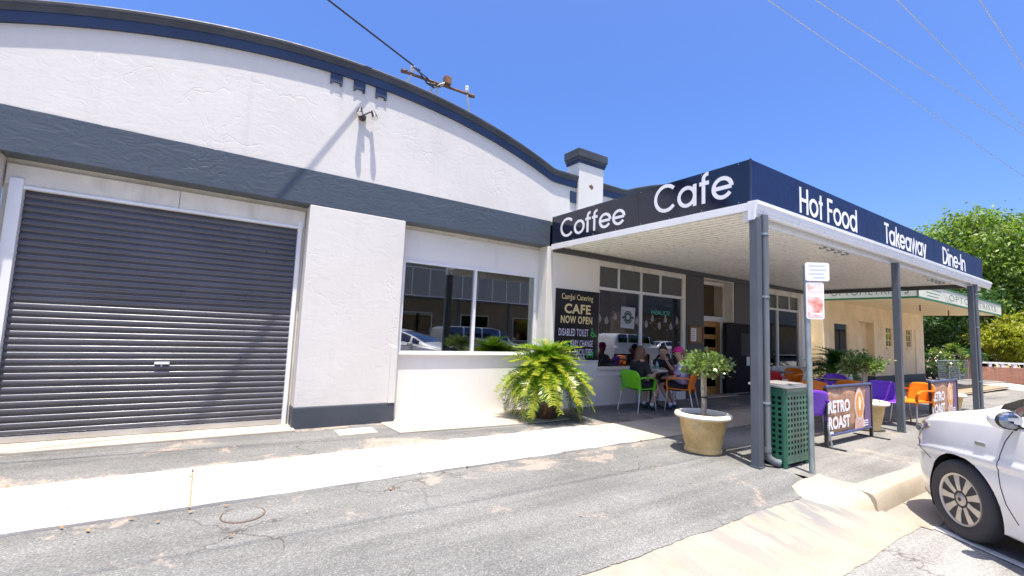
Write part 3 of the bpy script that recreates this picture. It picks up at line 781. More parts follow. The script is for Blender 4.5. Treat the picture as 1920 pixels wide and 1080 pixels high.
# ------------------------------------------------------------------ cafe awning
AX0, AX1, AY = 5.46, 15.95, 2.95
aw = thing('cafe_awning', 'dark navy street awning lettered Coffee Cafe Hot Food on charcoal posts', 'awning', (AX0, AY, 0))
def tilt(x): return AY - 0.012 * (x - AX0)          # the street front runs very slightly out of square
fs_ = MB().prism([(AX0, tilt(AX0), 3.16), (AX0, 6.85, 3.16), (AX0, 6.85, 3.70), (AX0, tilt(AX0), 3.71)], (0.012, 0, 0)).build('fascia_sign', M['sign_black'], aw, label='glossy black side fascia reading Coffee Cafe')
ff = MB().prism([(AX0 + .0125, tilt(AX0), 3.16), (AX1, tilt(AX1), 3.16), (AX1, tilt(AX1), 3.71), (AX0 + .0125, tilt(AX0), 3.71)], (0, 0.012, 0)).build('fascia_sign', M['sign_sky_sheen'], aw, label='dark navy front fascia with sky sheen in its colour reading Hot Food Takeaway Dine-In')
MB().prism([(AX1, tilt(AX1) + .0125, 3.16), (AX1, 6.85, 3.16), (AX1, 6.85, 3.70), (AX1, tilt(AX1) + .0125, 3.71)], (-0.012, 0, 0)).build('fascia_sign', M['sign_black'], aw)
sign_text('Coffee', .365, 1.07, .125, (AX0, 6.60, 3.245), (0, -1, 0), (-1, 0, 0), M['letter'], fs_)
sign_text('Cafe', .425, .985, .125, (AX0, 4.42, 3.275), (0, -1, 0), (-1, 0, 0), M['letter'], fs_)
dvec = Vector((AX1 - AX0, tilt(AX1) - AY, 0)).normalized(); nvec = Vector((dvec.y, -dvec.x, 0))
def onf(x): return (x, tilt(x), 0)
for tx, x, z, k in (('Hot Food', 6.68, 3.255, 1.0), ('Takeaway', 9.70, 3.255, 1.0), ('Dine-In', 12.86, 3.255, 1.2)):
    sign_text(tx, .365, k, .135, (x, tilt(x), z), dvec, nvec, M['letter'], ff)
for x in (8.95, 12.35): box('sheet_joint', M['navy'], ff, x - .0015, x + .0015, tilt(x) - .002, tilt(x) - .0003, 3.165, 3.705)
box('sheet_joint', M['black'], fs_, AX0 - .002, AX0 - .0003, 4.708, 4.711, 3.165, 3.695)
# screws along the sign edges
for y in rng(3.1, 6.75, 7):
    for z in (3.185, 3.685): MB().lathe([(.007, 0), (.006, .003), (0, .004)], (0, 0, 0), 8).xf(Matrix.Translation((AX0 - .0005, y, z)) @ Matrix.Rotation(R_(-90), 4, 'Y')).build('screw', M['silver'], fs_)
# corner trim and flashings
box('corner_trim', M['navy'], aw, AX0 - .006, AX0 + .016, AY - .010, AY + .010, 3.165, 3.716)
box('flashing', M['gutter'], aw, AX0 - .014, AX0 + .03, AY + .02, 6.84, 3.055, 3.158, bevel=.004)
box('flashing', M['gutter'], aw, AX1 - .03, AX1 + .014, AY, 6.84, 3.055, 3.158, bevel=.004)
# ogee gutter
gp = [(0.0, .165), (-.085, .165), (-.085, .150), (-.098, .142), (-.098, .115), (-.080, .105), (-.080, .060), (-.066, .050), (-.064, .012), (-.05, .0), (0.0, .0)]
rows = [[(x, tilt(x) - .013 + a, 3.0 + b_) for a, b_ in gp] for x in (AX0 - .03, AX1 + .30)]
g = MB().grid(rows)
for rw in rows: g.add(rw, [tuple(range(len(gp)))])
g.build('gutter', M['gutter'], aw)
box('rainwater_head', M['gutter'], aw, AX0 - .045, AX0 + .02, AY - .075, AY + .015, 2.925, 3.162, bevel=.005)
MB().prism([(AX0 + .03, AY + .05, 2.93), (AX1, tilt(AX1) + .05, 2.93), (AX1, tilt(AX1) + .05, 3.09), (AX0 + .03, AY + .05, 3.09)], (0, .06, 0)).build('front_beam', M['gutter'], aw)
box('end_beam', M['greywall'], aw, AX1 - .14, AX1 - .04, AY + .12, 6.80, 3.0, 3.10)
# ribbed soffit, ribs from wall to street
rows0 = []; x = AX0 + .035; pat = ((0, 0), (.050, 0), (.062, .016), (.112, .016), (.124, 0))
xs_ = []
while x < AX1 - .15:
    for a, b_ in pat: xs_.append((x + a, b_))
    x += .138
MB().grid([[(a, y, 3.095 + zf + b_) for a, b_ in xs_] for y, zf in ((AY + .115, .0), (6.80, .028))]).build('soffit', M['soffit'], aw)
MB().prism([(AX0 + .02, AY + .02, 3.30), (AX1 - .02, AY - .08, 3.30), (AX1 - .02, 6.84, 3.42), (AX0 + .02, 6.84, 3.42)], (0, 0, .02)).build('roof_sheet', M['galv'], aw)
posts = ((5.47, 2.90), (10.13, 2.885), (14.83, 2.84))
for px_, py_ in posts:
    zf = fall(px_, py_)
    po = box('post', M['post'], aw, px_ - .05, px_ + .05, py_ - .05, py_ + .05, zf - .004, 2.95, bevel=.006)
    box('foot_plate', M['post'], po, px_ - .06, px_ + .06, py_ - .06, py_ + .06, zf - .003, zf + .012)
def downpipe(px_, py_):
    zf = fall(px_, py_)
    dp = MB().tube([(px_, py_, 3.0), (px_, py_, zf + .16), (px_ + .01, py_ - .015, zf + .10), (px_ + .05, py_ - .06, zf + .06), (px_ + .09, py_ - .105, zf + .05)], .043, 14, cap=False).build('downpipe', M['pipe'], aw, smooth=True)
    MB().tube([(px_, py_, zf + .17), (px_, py_, zf + .22)], .049, 14).build('socket', M['pipe'], dp, smooth=True)
    MB().tube([(px_ + .075, py_ - .088, zf + .052), (px_ + .093, py_ - .108, zf + .05)], .037, 14).build('outlet', M['dark'], dp)
    for z in (.72, 1.98, 2.75):
        MB().tube([(px_, py_, z), (px_, py_, z + .025)], .048, 14).build('bracket', M['galv'], dp, smooth=True)
        box('bracket_arm', M['galv'], dp, px_ - .11, px_ - .03, py_ - .008, py_ + .008, z + .006, z + .02)
downpipe(5.605, 2.86); downpipe(15.05, 2.80)
for x in (8.05, 13.55):
    lf = box('light_fitting', M['white'], aw, x, x + 1.3, 3.24, 3.34, 3.05, 3.092, bevel=.006)
    MB().tube([(x + .06, 3.29, 3.032), (x + 1.24, 3.29, 3.032)], .015, 10).build('lamp_tube', M['paper'], lf)
    for k in range(4): box('guard_bar', M['galv'], lf, x + .22 + k * .28, x + .245 + k * .28, 3.235, 3.345, 3.005, 3.049)

# ------------------------------------------------------------------ optometrist next door
OX0, OX1, OY = 17.0, 27.4, 4.36
M['ocream'] = brickmat('cream_painted_brick', (0.92, 0.74, 0.46), (0.90, 0.71, 0.44), (0.80, 0.63, 0.39), relief=0.4)
M['otrim'] = pm('cream_board', (0.90, 0.73, 0.46), 0.55, var=0.06)
M['ogreen'] = pm('green_trim', (0.03, 0.16, 0.07), 0.5)
M['osign'] = pm('pale_sign', (0.70, 0.68, 0.55), 0.5, var=0.05)
M['oletter'] = pm('sage_letter', (0.14, 0.27, 0.20), 0.6)
M['ogrey'] = render_paint('teal_grey_plinth', (0.07, 0.085, 0.085), 0.3)
op = thing('optometrist_shop', 'cream painted brick shop with green edged awning lettered Optometrists', 'building', (22.2, YF, 0))
openings = [(18.0, 19.2, 1.12, 2.24), (20.1, 21.45, 0.0, 2.34), (22.75, 23.5, 1.42, 2.26), (25.1, 25.8, 1.42, 2.26)]
xs_ = [OX0] + [v for a in openings for v in a[:2]] + [OX1]
for i in range(0, len(xs_), 2): box('wall', M['ocream'], op, xs_[i], xs_[i + 1], YF, YF + .28, 0.30, 3.35)
for x0, x1, z0, z1 in openings:
    box('wall', M['ocream'], op, x0, x1, YF, YF + .28, z1, 3.35)
    if z0 > .5: box('wall', M['ocream'], op, x0, x1, YF, YF + .28, .30, z0)
for x0, x1 in ((OX0, 20.1), (21.45, OX1)): box('plinth', M['ogrey'], op, x0, x1, YF - .02, YF + .28, -.02, .30)
box('side_wall', M['ocream'], op, OX0, OX0 + .28, YF + .281, 13.0, 0, 3.35)
box('side_wall', M['ocream'], op, OX1 - .28, OX1, YF + .281, 13.0, 0, 3.35)
box('back_wall', M['dark'], op, OX0 + .3, OX1 - .3, 8.2, 8.3, 0, 3.3)
box('floor_slab', M['floor_in'], op, OX0 + .29, OX1 - .29, YF + .281, 8.2, -.02, .02)
for k, (x0, x1, z0, z1) in enumerate(openings):
    if k == 1:
        d_ = box('door', pm('dark_green_door', (0.03, 0.045, 0.04), .4), op, x0 + .02, x0 + .42, YF + .16, YF + .20, 0.02, z1 - .02)
        box('porch_wall', M['ocream'], op, x0 + .48, x1 - .001, YF + .22, YF + .27, 0.02, z1 - .001)
        box('architrave', M['otrim'], op, x1 + .001, x1 + .16, YF - .03, YF - .001, .30, z1 + .1)
    else:
        f = MB().box(x0, x1, YF + .02, YF + .09, z0, z0 + .06).box(x0, x1, YF + .02, YF + .09, z1 - .06, z1).box(x0, x0 + .06, YF + .021, YF + .09, z0 + .06, z1 - .06).box(x1 - .06, x1, YF + .021, YF + .09, z0 + .06, z1 - .06).build('window', M['otrim'], op)
        MB().box(x0 + .06, x1 - .06, YF + .05, YF + .055, z0 + .06, z1 - .06).build('pane', M['glass'], f)
        box('sill', M['otrim'], f, x0 - .06, x1 + .06, YF - .06, YF + .0195, z0 - .07, z0 - .001)
        if k > 1:
            xm = (x0 + x1) / 2; box('glazing_bar', M['otrim'], f, xm - .015, xm + .015, YF + .03, YF + .049, z0 + .06, z1 - .06)
            for j in (1, 2): box('glazing_bar', M['otrim'], f, x0 + .06, x1 - .06, YF + .031, YF + .048, z0 + (z1 - z0) * j / 3 - .012, z0 + (z1 - z0) * j / 3 + .012)
        else:
            box('blind', pm('shop_blind', (.30, .27, .22), .7), f, x0 + .065, x0 + .42, YF + .10, YF + .105, z0 + .05, z1 - .05)
            ps = box('window_poster', pm('poster_pink', (.55, .25, .38), .6, var=.3, vs=6), f, x0 + .56, x1 - .12, YF + .075, YF + .077, z0 + .12, z1 - .2)
            for z in rng(1.32, 1.62, 3): box('poster_line', M['paper'], f, x0 + .62, x1 - .2, YF + .072, YF + .0735, z, z + .035)
box('pilaster', M['otrim'], op, 26.15, 26.42, YF - .035, YF - .001, .30, 2.26)
box('corner_board', M['otrim'], op, OX0, OX0 + .5, YF - .05, YF - .001, .3, 3.2)
# its awning
oa = thing('optometrist_awning', 'cream boarded awning with green edged fascia lettered Optometrists', 'awning', (OX0, OY, 2.9))
r_ = MB()
for i in range(22):
    y0 = OY + .03 + i * .112
    box('soffit_board', M['otrim'], oa, OX0 + .03, OX1 - .03, y0, y0 + .106, 2.935 + (i % 2) * .003, 2.955)
box('roof_sheet', M['galv'], oa, OX0 + .02, OX1 - .02, OY + .02, 6.85, 3.30, 3.33)
of = MB().prism([(OX0, OY, 2.93), (OX1, OY, 2.93), (OX1, OY, 3.36), (OX0, OY, 3.36)], (0, .02, 0)).build('fascia_sign', M['osign'], oa)
os_ = MB().prism([(OX0, OY + .021, 2.93), (OX0, 6.85, 2.93), (OX0, 6.85, 3.36), (OX0, OY + .021, 3.36)], (.02, 0, 0)).build('fascia_sign', M['osign'], oa)
box('fascia_sign', M['osign'], oa, OX1 - .02, OX1, OY + .021, 6.85, 2.93, 3.36)
for z0, z1 in ((2.885, 2.945), (3.345, 3.395)):
    box('edge_trim', M['ogreen'], oa, OX0 - .015, OX1 + .015, OY - .018, OY - .001, z0, z1)
    box('edge_trim', M['ogreen'], oa, OX0 - .018, OX0 - .001, OY, 6.85, z0, z1)
box('edge_trim', M['ogreen'], oa, OX0 - .02, OX0 + .06, OY - .022, OY - .0185, 2.88, 3.40)
flat_text('OPTOMETRISTS', .30, (OX0, 6.55, 3.03), (0, -1, 0), (-1, 0, 0), M['oletter'], os_, width=2.0, spacing=1.1)
flat_text('OPTOMETRISTS', .30, (20.1, OY, 3.03), (1, 0, 0), (0, -1, 0), M['oletter'], of, width=6.4, spacing=1.1)
for k in range(3): box('small_print', M['oletter'], of, 17.7 + .1 * k, 19.3 - .15 * k, OY - .003, OY - .001, 3.22 - k * .1, 3.245 - k * .1)
for x in (20.5, 23.8): MB().tube([(x, 5.2, 2.935), (x, 5.2, 2.72)], .02, 8).build('sign_hanger', M['rust'], oa)
# white side passage between the two shops
al = thing('passage_wall', 'white painted boarded passage wall between the two shops', 'wall', (16.5, 7.2, 0))
for i in range(9): box('board', M['white'], al, 15.96, 16.99, 7.25, 7.30 + (i % 2) * .004, .02 + i * .345, .02 + i * .345 + .34)
mbx = box('meter_box', M['cream'], al, 16.55, 16.95, 7.12, 7.2495, 1.0, 1.5, bevel=.006)
MB().tube([(16.72, 7.2, 1.5), (16.72, 7.2, 3.0)], .02, 8).build('conduit', M['cream'], al)
# ------------------------------------------------------------------ things fixed to the cafe wall
cs = thing('catering_sign', 'black wall sign reading CAFE NOW OPEN with disabled toilet symbol', 'sign', (6.19, YF, .93))
board = MB().box(5.615, 6.775, YF - .012, YF + .004, .93, 2.325).build('board', pm('sign_board_black', (0.008, 0.008, 0.012), .2, coat=.3), cs)
box('edging', M['alu'], cs, 5.60, 6.79, YF - .014, YF + .003, .905, .929)
box('edging', M['alu'], cs, 6.02, 6.79, YF - .016, YF + .003, 2.326, 2.36)
yel = pm('letter_yellow', (.75, .62, .32), .6, var=.03); lil = pm('letter_lilac', (.66, .62, .78), .6, var=.03); grn = pm('symbol_green', (.03, .55, .06), .6, var=.03)
def st(t, z, size, x0, w, mat, bold=0.0, lift=.002, shear=0): flat_text(t, size, (x0, YF - .012, z), (1, 0, 0), (0, -1, 0), mat, cs, bold=bold, width=w, lift=lift, shear=shear, spacing=1.08)
st('CamJai Catering', 2.13, .155, 5.76, .84, yel, .0015)
st('CAFE', 1.86, .255, 5.84, .70, yel, .008)
st('NOW OPEN', 1.66, .20, 5.75, .84, yel, .006)
st('DISABLED TOILET', 1.41, .20, 5.71, .78, lil, .003)
st('BABY CHANGE', 1.20, .18, 6.02, .60, lil, .003)
st('FACILITIES', 1.03, .18, 6.13, .49, lil, .003)
st('PLAY AREA', .945, .10, 5.86, .56, lil, .003)
def sym(strokes, x, z, s, w, mat, name='symbol'):
    mb = MB(); l = .002
    for sk in strokes:
        ribbon(mb, sk, w, lambda u, v, d: Vector((x + u * s, YF - .012 - d, z + v * s)), l, .0012); l += .0005
    mb.build(name, mat, cs, fix=False)
sym([[(.25, .72), (.27, .4), (.58, .4), (.75, .08), (.9, .1)], arc(.36, .26, .24, 110, 380, 22), arc(.24, .86, .05, 0, 360, 12)], 6.545, 1.40, .19, .09, grn)
sym([arc(.5, .82, .09, 0, 360, 14), [(.5, .66), (.5, .36)], [(.2, .50), (.35, .62), (.65, .62), (.8, .5)], [(.3, .2), (.5, .36), (.7, .2)]], 5.80, 1.10, .22, .13, grn)
sym([[(0, .1), (.15, .5), (.2, .1)], [(.15, .5), (.5, .35), (.9, .6)], [(.55, .1), (.6, .35)], [(.85, .1), (.9, .6), (.98, .8)], arc(.12, .72, .07, 0, 360, 12), arc(.55, .6, .07, 0, 360, 12)], 6.46, .955, .19, .08, grn)

nb = thing('menu_case', 'timber framed menu case with a paper menu on the charcoal pier', 'menu board', (10.1, YF, 1.33))
fr = MB().box(9.83, 10.40, YF - .04, YF - .002, 1.33, 1.37).box(9.83, 10.40, YF - .04, YF - .002, 1.73, 1.77).box(9.83, 9.87, YF - .039, YF - .002, 1.37, 1.73).box(10.36, 10.40, YF - .039, YF - .002, 1.37, 1.73).build('frame', pm('menu_timber', (.16, .08, .035), .5), nb)
box('backing', pm('menu_backing', (.30, .20, .11), .7), nb, 9.871, 10.359, YF - .012, YF - .003, 1.371, 1.729)
box('menu', M['paper'], nb, 9.90, 10.12, YF - .016, YF - .0125, 1.34 + .05, 1.71)
for k in range(6): box('print_line', M['black'], nb, 9.93, 10.07 - .01 * (k % 3), YF - .0175, YF - .0165, 1.66 - k * .045, 1.668 - k * .045)
ps = thing('coffee_poster', 'white paper poster with round green coffee emblem taped inside the window', 'poster', (7.7, YF + .07, 1.63))
sheet_ = MB().prism([(7.49, YF + .052, 1.63), (7.93, YF + .052, 1.61), (7.96, YF + .052, 2.08), (7.51, YF + .052, 2.09)], (0, .001, 0)).build('sheet', pm('poster_paper', (.42, .45, .52), .7), ps)
def pr(strokes, w, mat, nm):
    mb = MB(); l = .003
    for sk in strokes:
        ribbon(mb, sk, w, lambda u, v, d: Vector((7.725 + u * .16, YF + .052 - d, 1.86 + v * .16)), l, .001); l += .0005
    mb.build(nm, mat, ps, fix=False)
dkg = pm('emblem_green', (.01, .06, .03), .6)
pr([arc(0, 0, .8, 20, 160, 20), arc(0, 0, .8, 200, 340, 20)], .16, M['black'], 'emblem_ring')
pr([arc(0, 0, .5, 0, 360, 24), [(-1.15, -.05), (-.6, .0)], [(.6, .0), (1.15, -.05)]], .3, dkg, 'emblem')
# printed garland of drops and dots on the cafe panes, and the mirrored word on the inside
gar = MB(); r = random.Random(5); ins = pm('window_print', (.30, .27, .28), .8)
for x, z in ((6.86, 1.78), (7.07, 1.74), (7.33, 1.84), (8.02, 1.78), (8.34, 1.72), (8.55, 1.86), (8.80, 1.70), (9.02, 1.86), (9.22, 1.70), (9.45, 1.84)):
    pts = [(x + .055 * math.cos(a) * (1 if math.sin(a) < 0 else (1 - math.sin(a)) ** .6 + .08), YF + .056, z + (.065 * math.sin(a) if math.sin(a) < 0 else .12 * math.sin(a))) for a in rng(0, 2 * PI, 20)[:-1]]
    gar.prism(pts, (0, .0008, 0))
for _ in range(70):
    x, z = r.uniform(6.85, 9.5), 1.78 + r.gauss(0, .08)
    if 8.06 < x < 8.2 or 7.47 < x < 7.98: continue
    q = r.uniform(.006, .015); gar.prism([(x + q * math.cos(a), YF + .0545, z + q * math.sin(a)) for a in rng(0, 2 * PI, 8)[:-1]], (0, .0006, 0))
gar.build('printed_garland', ins, cw1)['kind'] = 'stuff'
flat_text('SQUASH', .15, (9.17, YF + .052, 1.97), (-1, 0, 0), (0, -1, 0), pm('squash_teal', (.12, .50, .42), .7), cw1, width=.66, lift=.001, name='mirrored_lettering')
# security light on the gable
sl_ = thing('security_light', 'black twin security spotlight with rusty mount on the white gable', 'light', (1.72, UP, 4.62))
MB().lathe([(0, .0), (.06, .0), (.055, .03), (.03, .045), (0, .045)], (0, 0, 0), 16).xf(Matrix.Translation((1.72, UP, 4.60)) @ Matrix.Rotation(R_(90), 4, 'X')).build('mount', M['rust'], sl_, smooth=True)
for dx, sg in ((-.05, -1), (.13, 1)):
    hd_ = MB().tube([(1.72 + dx, UP - .07, 4.71), (1.72 + dx + .015 * sg, UP - .11, 4.65), (1.72 + dx + .025 * sg, UP - .135, 4.59)], [.026, .036, .046], 14).build('lamp_head', M['black'], sl_, smooth=True)
    MB().tube([(1.72 + dx + .025 * sg, UP - .1355, 4.591), (1.72 + dx + .0255 * sg, UP - .137, 4.587)], .041, 14).build('lens', M['white'], hd_)
    MB().tube([(1.72, UP - .04, 4.62), (1.72 + dx * .7, UP - .06, 4.69), (1.72 + dx, UP - .08, 4.69)], .012, 8).build('arm', M['black'], sl_)
box('sensor', M['black'], sl_, 1.69, 1.75, UP - .09, UP - .03, 4.54, 4.60, bevel=.008)
# service bracket on the parapet with its insulators
sb = thing('service_bracket', 'rusty crossarm on white struts with insulators behind the arched parapet', 'bracket', (2.95, 7.05, 5.3))
BY = 6.98
MB().tube([(2.36, BY, 5.62), (3.62, BY, 5.63)], .024, 8).build('crossarm', M['rust'], sb)
for x in (2.36, 3.62): MB().tube([(x - .05, BY, 5.62), (x + .05, BY, 5.63)], .036, 8).build('end_cap', M['rust'], sb)
wp = pm('white_strut', (.66, .64, .58), .6, grime=.4)
for a, b_ in (((2.48, BY, 5.61), (2.36, 7.05, 5.30)), ((2.98, BY, 5.61), (2.94, 7.06, 5.28)), ((2.90, BY, 5.61), (2.80, 7.06, 5.29)), ((3.53, BY, 5.62), (3.66, 7.06, 5.18))):
    MB().tube([a, b_], .018, 8).build('strut', wp, sb)
for x in (2.50, 3.52): MB().lathe([(.0, .13), (.03, .125), (.035, .095), (.02, .08), (.036, .065), (.036, .04), (.02, .03), (.02, 0)], (x, BY, 5.645), 12).build('insulator', pm('porcelain', (.72, .70, .66), .25), sb, smooth=True)
jb = box('junction_box', M['rust'], sb, 3.07, 3.19, BY - .06, BY + .05, 5.66, 5.80, bevel=.01)
cab = MB(); r = random.Random(8)
for k in range(4):
    cab.tube([(2.50 + .04 * k, BY - .03, 5.74), (2.62, BY - .05 + .02 * k, 5.66 + .02 * k), (2.75, BY - .03, 5.58 + r.uniform(-.05, .06)), (2.88, BY - .04, 5.52 + r.uniform(-.04, .05)), (3.0, BY - .02, 5.56 + .02 * k), (3.1, BY - .03, 5.68)], .011, 6)
cab.build('loose_cable', M['black'], sb)
def catenary(p, q, sag, n=24):
    p, q = Vector(p), Vector(q); return [p.lerp(q, t) - Vector((0, 0, sag * 4 * t * (1 - t))) for t in rng(0, 1, n)]
tag(MB().tube(catenary((2.5, BY - .03, 5.76), (-24, -1.1, 10.6), .25), .014, 6).build('service_cable', M['black']), 'black service cable running from the roof bracket up over the street', 'cable')
for k, (p, q) in enumerate((((9.7, 4.1), (25, 3.1)), ((10.5, 3.5), (18.6, 2.6)), ((11.6, 2.7), (19.6, 2.35)), ((12.5, 1.85), (15.6, 1.8)))):
    p, q = Vector((*p, 8.5)), Vector((*q, 8.5)); d = (q - p).normalized()
    tag(MB().tube(catenary(p - d * 30, p + d * 60, .6), .008, 5).build('power_line', pm('bare_wire', (.55, .57, .6), .4, metal=.4)), ('overhead power line nearest the shopfronts', 'overhead power line second out from the shopfronts', 'overhead power line third out from the shopfronts', 'outermost overhead power line above the roadway')[k], 'power line', 'overhead power lines')

# ------------------------------------------------------------------ street furniture
bn = thing('litter_bin', 'green perforated steel litter bin enclosure with silver lid beside the corner post', 'bin', (5.70, 2.69, 0))
gp_ = pm('bin_green', (.012, .105, .062), .35, var=.15, coat=.3)
def perforated(w, h, n, m_, hole):
    """panel with square holes, local x 0..w, z 0..h, as quads around each hole"""
    mb = MB(); px_ = w / n; pz = (h - .16) / m_
    z0 = .08
    for i in range(n):
        for j in range(m_):
            a, b_ = i * px_, (i + 1) * px_; c, d = z0 + j * pz, z0 + (j + 1) * pz
            ha, hb_, hc, hd2 = (a + b_) / 2 - hole / 2, (a + b_) / 2 + hole / 2, (c + d) / 2 - hole / 2, (c + d) / 2 + hole / 2
            mb.add([(a, 0, c), (b_, 0, c), (b_, 0, d), (a, 0, d), (ha, 0, hc), (hb_, 0, hc), (hb_, 0, hd2), (ha, 0, hd2)], [(0, 1, 5, 4), (1, 2, 6, 5), (2, 3, 7, 6), (3, 0, 4, 7)])
    mb.quad((0, 0, 0), (w, 0, 0), (w, 0, z0), (0, 0, z0)); mb.quad((0, 0, h - .08), (w, 0, h - .08), (w, 0, h), (0, 0, h))
    return mb
B = .58; B2 = .41; bx_, by_ = 5.70, 2.69
for T in (Matrix.Translation((bx_ + .03, by_, .05)), Matrix.Translation((bx_ + .03, by_ + B2, .05))):
    perforated(B - .06, .86, 7, 11, .036).xf(T).build('perforated_panel', gp_, bn, solid=.004)
for x in (bx_, bx_ + B):
    perforated(B2 - .06, .86, 5, 11, .036).xf(Matrix.Translation((x, by_ + .03, .05)) @ Matrix.Rotation(R_(90), 4, 'Z')).build('perforated_panel', gp_, bn, solid=.004)
for x in (bx_, bx_ + B):
    for y in (by_, by_ + B2): MB().tube([(x + (.03 if x == bx_ else -.03), y + (.03 if y == by_ else -.03), 0.0), (x + (.03 if x == bx_ else -.03), y + (.03 if y == by_ else -.03), .915)], .031, 12).build('corner_post', gp_, bn, smooth=True)
box('liner', M['dark'], bn, bx_ + .05, bx_ + B - .05, by_ + .05, by_ + B2 - .05, .02, .90)
box('lid', M['silver'], bn, bx_ - .02, bx_ + B + .02, by_ - .02, by_ + B2 + .02, .916, .945, bevel=.008)
box('lid_top', pm('lid_grey', (.22, .21, .19), .6), bn, bx_ + .04, bx_ + B - .04, by_ + .04, by_ + B2 - .04, .9455, .96, bevel=.006)

sp = thing('parking_sign', 'galvanised pole with white and faded red parking plates at the kerb', 'sign', (5.82, 2.47, 0))
MB().tube([(5.82, 2.47, -.01), (5.805, 2.475, 1.2), (5.775, 2.48, 2.36)], .031, 14).build('pole', M['galv'], sp, smooth=True)
sd = Vector((.80, -.60, 0)).normalized(); sn = Vector((-.60, -.80, 0)).normalized()
def plate(c, w, h, mat, name, rad=.025):
    c = Vector(c); pts = []
    for cx, cz, a0 in ((w / 2 - rad, h / 2 - rad, 0), (-w / 2 + rad, h / 2 - rad, 90), (-w / 2 + rad, -h / 2 + rad, 180), (w / 2 - rad, -h / 2 + rad, 270)):
        for u, v in arc(cx, cz, rad, a0, a0 + 90, 5): pts.append(c + sd * u + Vector((0, 0, v)))
    return MB().prism(pts, sn * .003).build(name, mat, sp)
c1 = Vector((5.775, 2.48, 0)) + sd * .11 + sn * .034
pa = plate(c1 + Vector((0, 0, 2.285)), .27, .215, M['white'], 'white_plate')
c2 = Vector((5.785, 2.48, 0)) + sd * .075 + sn * .034
fr_, fnt, fbs = nodes_of('faded_red'); fp = geopos(fnt)
fnt.links.new(mixc(fnt, ramp(fnt, noise(fnt, fp, 11, 5), [(.30, 0.0), (.56, 1.0)]), (.62, .14, .08), (.78, .66, .62)), fbs.inputs[0])
pb = plate(c2 + Vector((0, 0, 1.95)), .20, .43, M['white'], 'red_plate')
pl_ = Vector(c2) + sn * .0034
MB().prism([pl_ + sd * u + Vector((0, 0, v)) for u, v in ((-.085, 1.755), (.085, 1.755), (.085, 2.14), (-.085, 2.14))], sn * .0012).build('red_panel', fr_, pb)
lg = pm('faint_print', (.50, .55, .60), .7)
for z, a, b_ in ((2.345, -.10, .09), (2.30, -.09, .10), (2.255, -.10, .07), (2.21, -.05, .08)):
    MB().prism([Vector(c1) + sn * .0034 + sd * u + Vector((0, 0, v)) for u, v in ((a, z), (b_, z), (b_, z + .018), (a, z + .018))], sn * .0008).build('print_line', lg, pa)
for z, a, b_ in ((2.06, -.05, .05), (1.99, -.07, .06), (1.785, -.06, .07)):
    MB().prism([pl_ + sn * .0014 + sd * u + Vector((0, 0, v)) for u, v in ((a, z), (b_, z), (b_, z + .022), (a, z + .022))], sn * .0008).build('print_line', M['white'], pb)
for z in (2.30, 1.86): MB().tube([(5.79, 2.476, z), (5.79, 2.476, z + .02)], .036, 12).build('clamp', M['galv'], sp)

